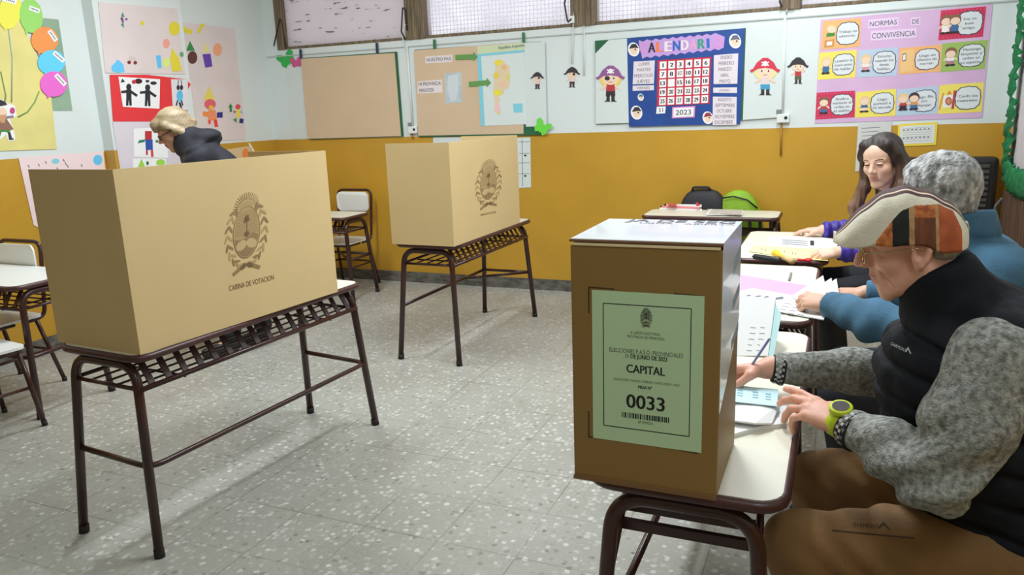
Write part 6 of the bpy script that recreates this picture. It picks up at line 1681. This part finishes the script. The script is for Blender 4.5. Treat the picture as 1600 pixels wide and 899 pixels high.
sh4 = [VP(312, 248, 4.70), VP(312, 246, 5.02)]; el4 = [VP(300, 315, 4.66), VP(300, 312, 5.06)]; wr4 = [VP(262, 350, 4.72), VP(262, 346, 4.98)]
S.cap(O4 - ex * .03 - ez * .06, nk4, .048, .056, .03); S.cap(nk4, VP(330, 270, 4.88), .075, .125, .05); S.cap(VP(330, 270, 4.88), hip4, .125, .13, .05)
for s4, e4, w4 in zip(sh4, el4, wr4): S.cap(s4, e4, .042, .036, .04)
for h, k, a in zip(hp4, kn4, an4): S.cap(h, k, .075, .05, .04); S.cap(k, a, .046, .034, .03); S.cap(a, a + ex * .13 - ez * .035, .032, .026, .02)
for i in (0, 1): add_hand(S, wr4[i], nrm(ex - ez * .4), ez, 1 if i else -1, [(.3, .4, .3)] * 4, TH_REL, .92, fore=el4[i])
def reg4(P):
    q = (P - O4) @ A4.T / .98; return ((np.abs(q[:, 1]) < .023) & (q[:, 2] > -.083) & (q[:, 2] < -.057) & (q[:, 0] > .093 - .2 * np.abs(q[:, 1]))).astype(int)
body_obj(S, [SK4, LIP4], m4, [(O4 - .14, O4 + .14, .003)] + [(w - .16, w + .14, .0035) for w in wr4[:0]], region=reg4, coarse=.0065)
HB4 = mat('blonde_hair', (196, 176, 142), .45, 1.0, var=.4, vscale=16, rgb2=(140, 118, 88), stretch=(.5, .5, 2.2), bump=.12, bscale=120)
S = SDF(); S.frame(O4, A4)
S.ell((-.022, 0, .048), (.108, .090, .090), .01); S.ell((-.060, 0, -.005), (.072, .085, .075), .03); S.cap((.075, -.04, .075), (.075, .04, .075), .032, .032, .03); S.cap((.090, -.035, .045), (.090, .035, .045), .017, .017, .02)
for q in (-1, 1): S.chain([(.035, q * .075, .05), (-.005, q * .086, .0), (-.045, q * .082, -.055)], [.024, .022, .026], .02)
S.cap((-.09, 0, -.02), (-.135, 0, -.015), .035, .018, .02); S.frame()
def h4cut(P):
    q = (P - O4) @ A4.T; a = np.abs(q[:, 1])
    return np.where(q[:, 0] > .012, .024 - q[:, 2] + .25 * (q[:, 0] - .06), -1)
cloth(S, 'hair', HB4, m4, .0042, lambda P: .0005 * np.sin(((P - O4) @ A4[2]) * 300 + ((P - O4) @ A4[0]) * 160 + 1.5 * noise3(P, 14, 71)), cut=h4cut)
MB().tube([O4 + A4[0] * -.112 + A4[2] * .01 + A4[1] * t for t in (-.03, 0, .03)], [.010, .016, .010], BLK, seg=10).build('hair_clip', m4)
spectacles(m4, O4, A4, BLK, r=.0026, f0=.100, square=True, ry=.016)
DJ = mat('dark_navy_jacket', (33, 34, 44), .75, 1.0, bump=.2, bscale=90)
S = SDF(); S.frame()
S.cap(nk4 + ez * -.0, VP(335, 272, 4.88), .098, .155, .05); S.cap(VP(335, 272, 4.88), hip4, .16, .165, .06); S.cap(sh4[0], sh4[1], .085, .085, .06)
for s4, e4, w4 in zip(sh4, el4, wr4): S.chain([s4, e4], [.082, .066], .04); S.chain([e4, w4], [.064, .045], .03)
S.ell(VP(325, 214, 4.87), (.085, .10, .055), .04); S.cap(nk4 + ex * .02 - ez * .03, nk4 + ex * .01 + ez * .01, .078, .074, .03)
def b4(P):
    q = (P - nk4); r_ = q @ ex; z = q @ ez
    return .004 * noise3(P, 30, 81) + .008 * np.exp(-((z + .45 * r_ + .055) / .014) ** 2)
cloth(S, 'hooded_jacket', DJ, m4, .007, b4, cut=lambda P: np.maximum((P - (O4 + A4[2] * -.095 + A4[0] * -.01)) @ nrm(A4[2] * .8 + A4[0] * .5) , -1) if False else np.full(len(P), -1.0))
S = SDF(); S.frame(); S.ell(hip4, (.15, .16, .13), .04)
for h, k, a in zip(hp4, kn4, an4): S.chain([h, k], [.105, .076], .03); S.chain([k, a + ez * .05], [.073, .06], .03)
cloth(S, 'trousers', mat('black_trousers2', (26, 26, 30), .8), m4, .009)
for a in an4: shoe(a, ex, m4, sc=.92)
for o in sc.objects:
    if o.get('world_parts'): del o['world_parts']
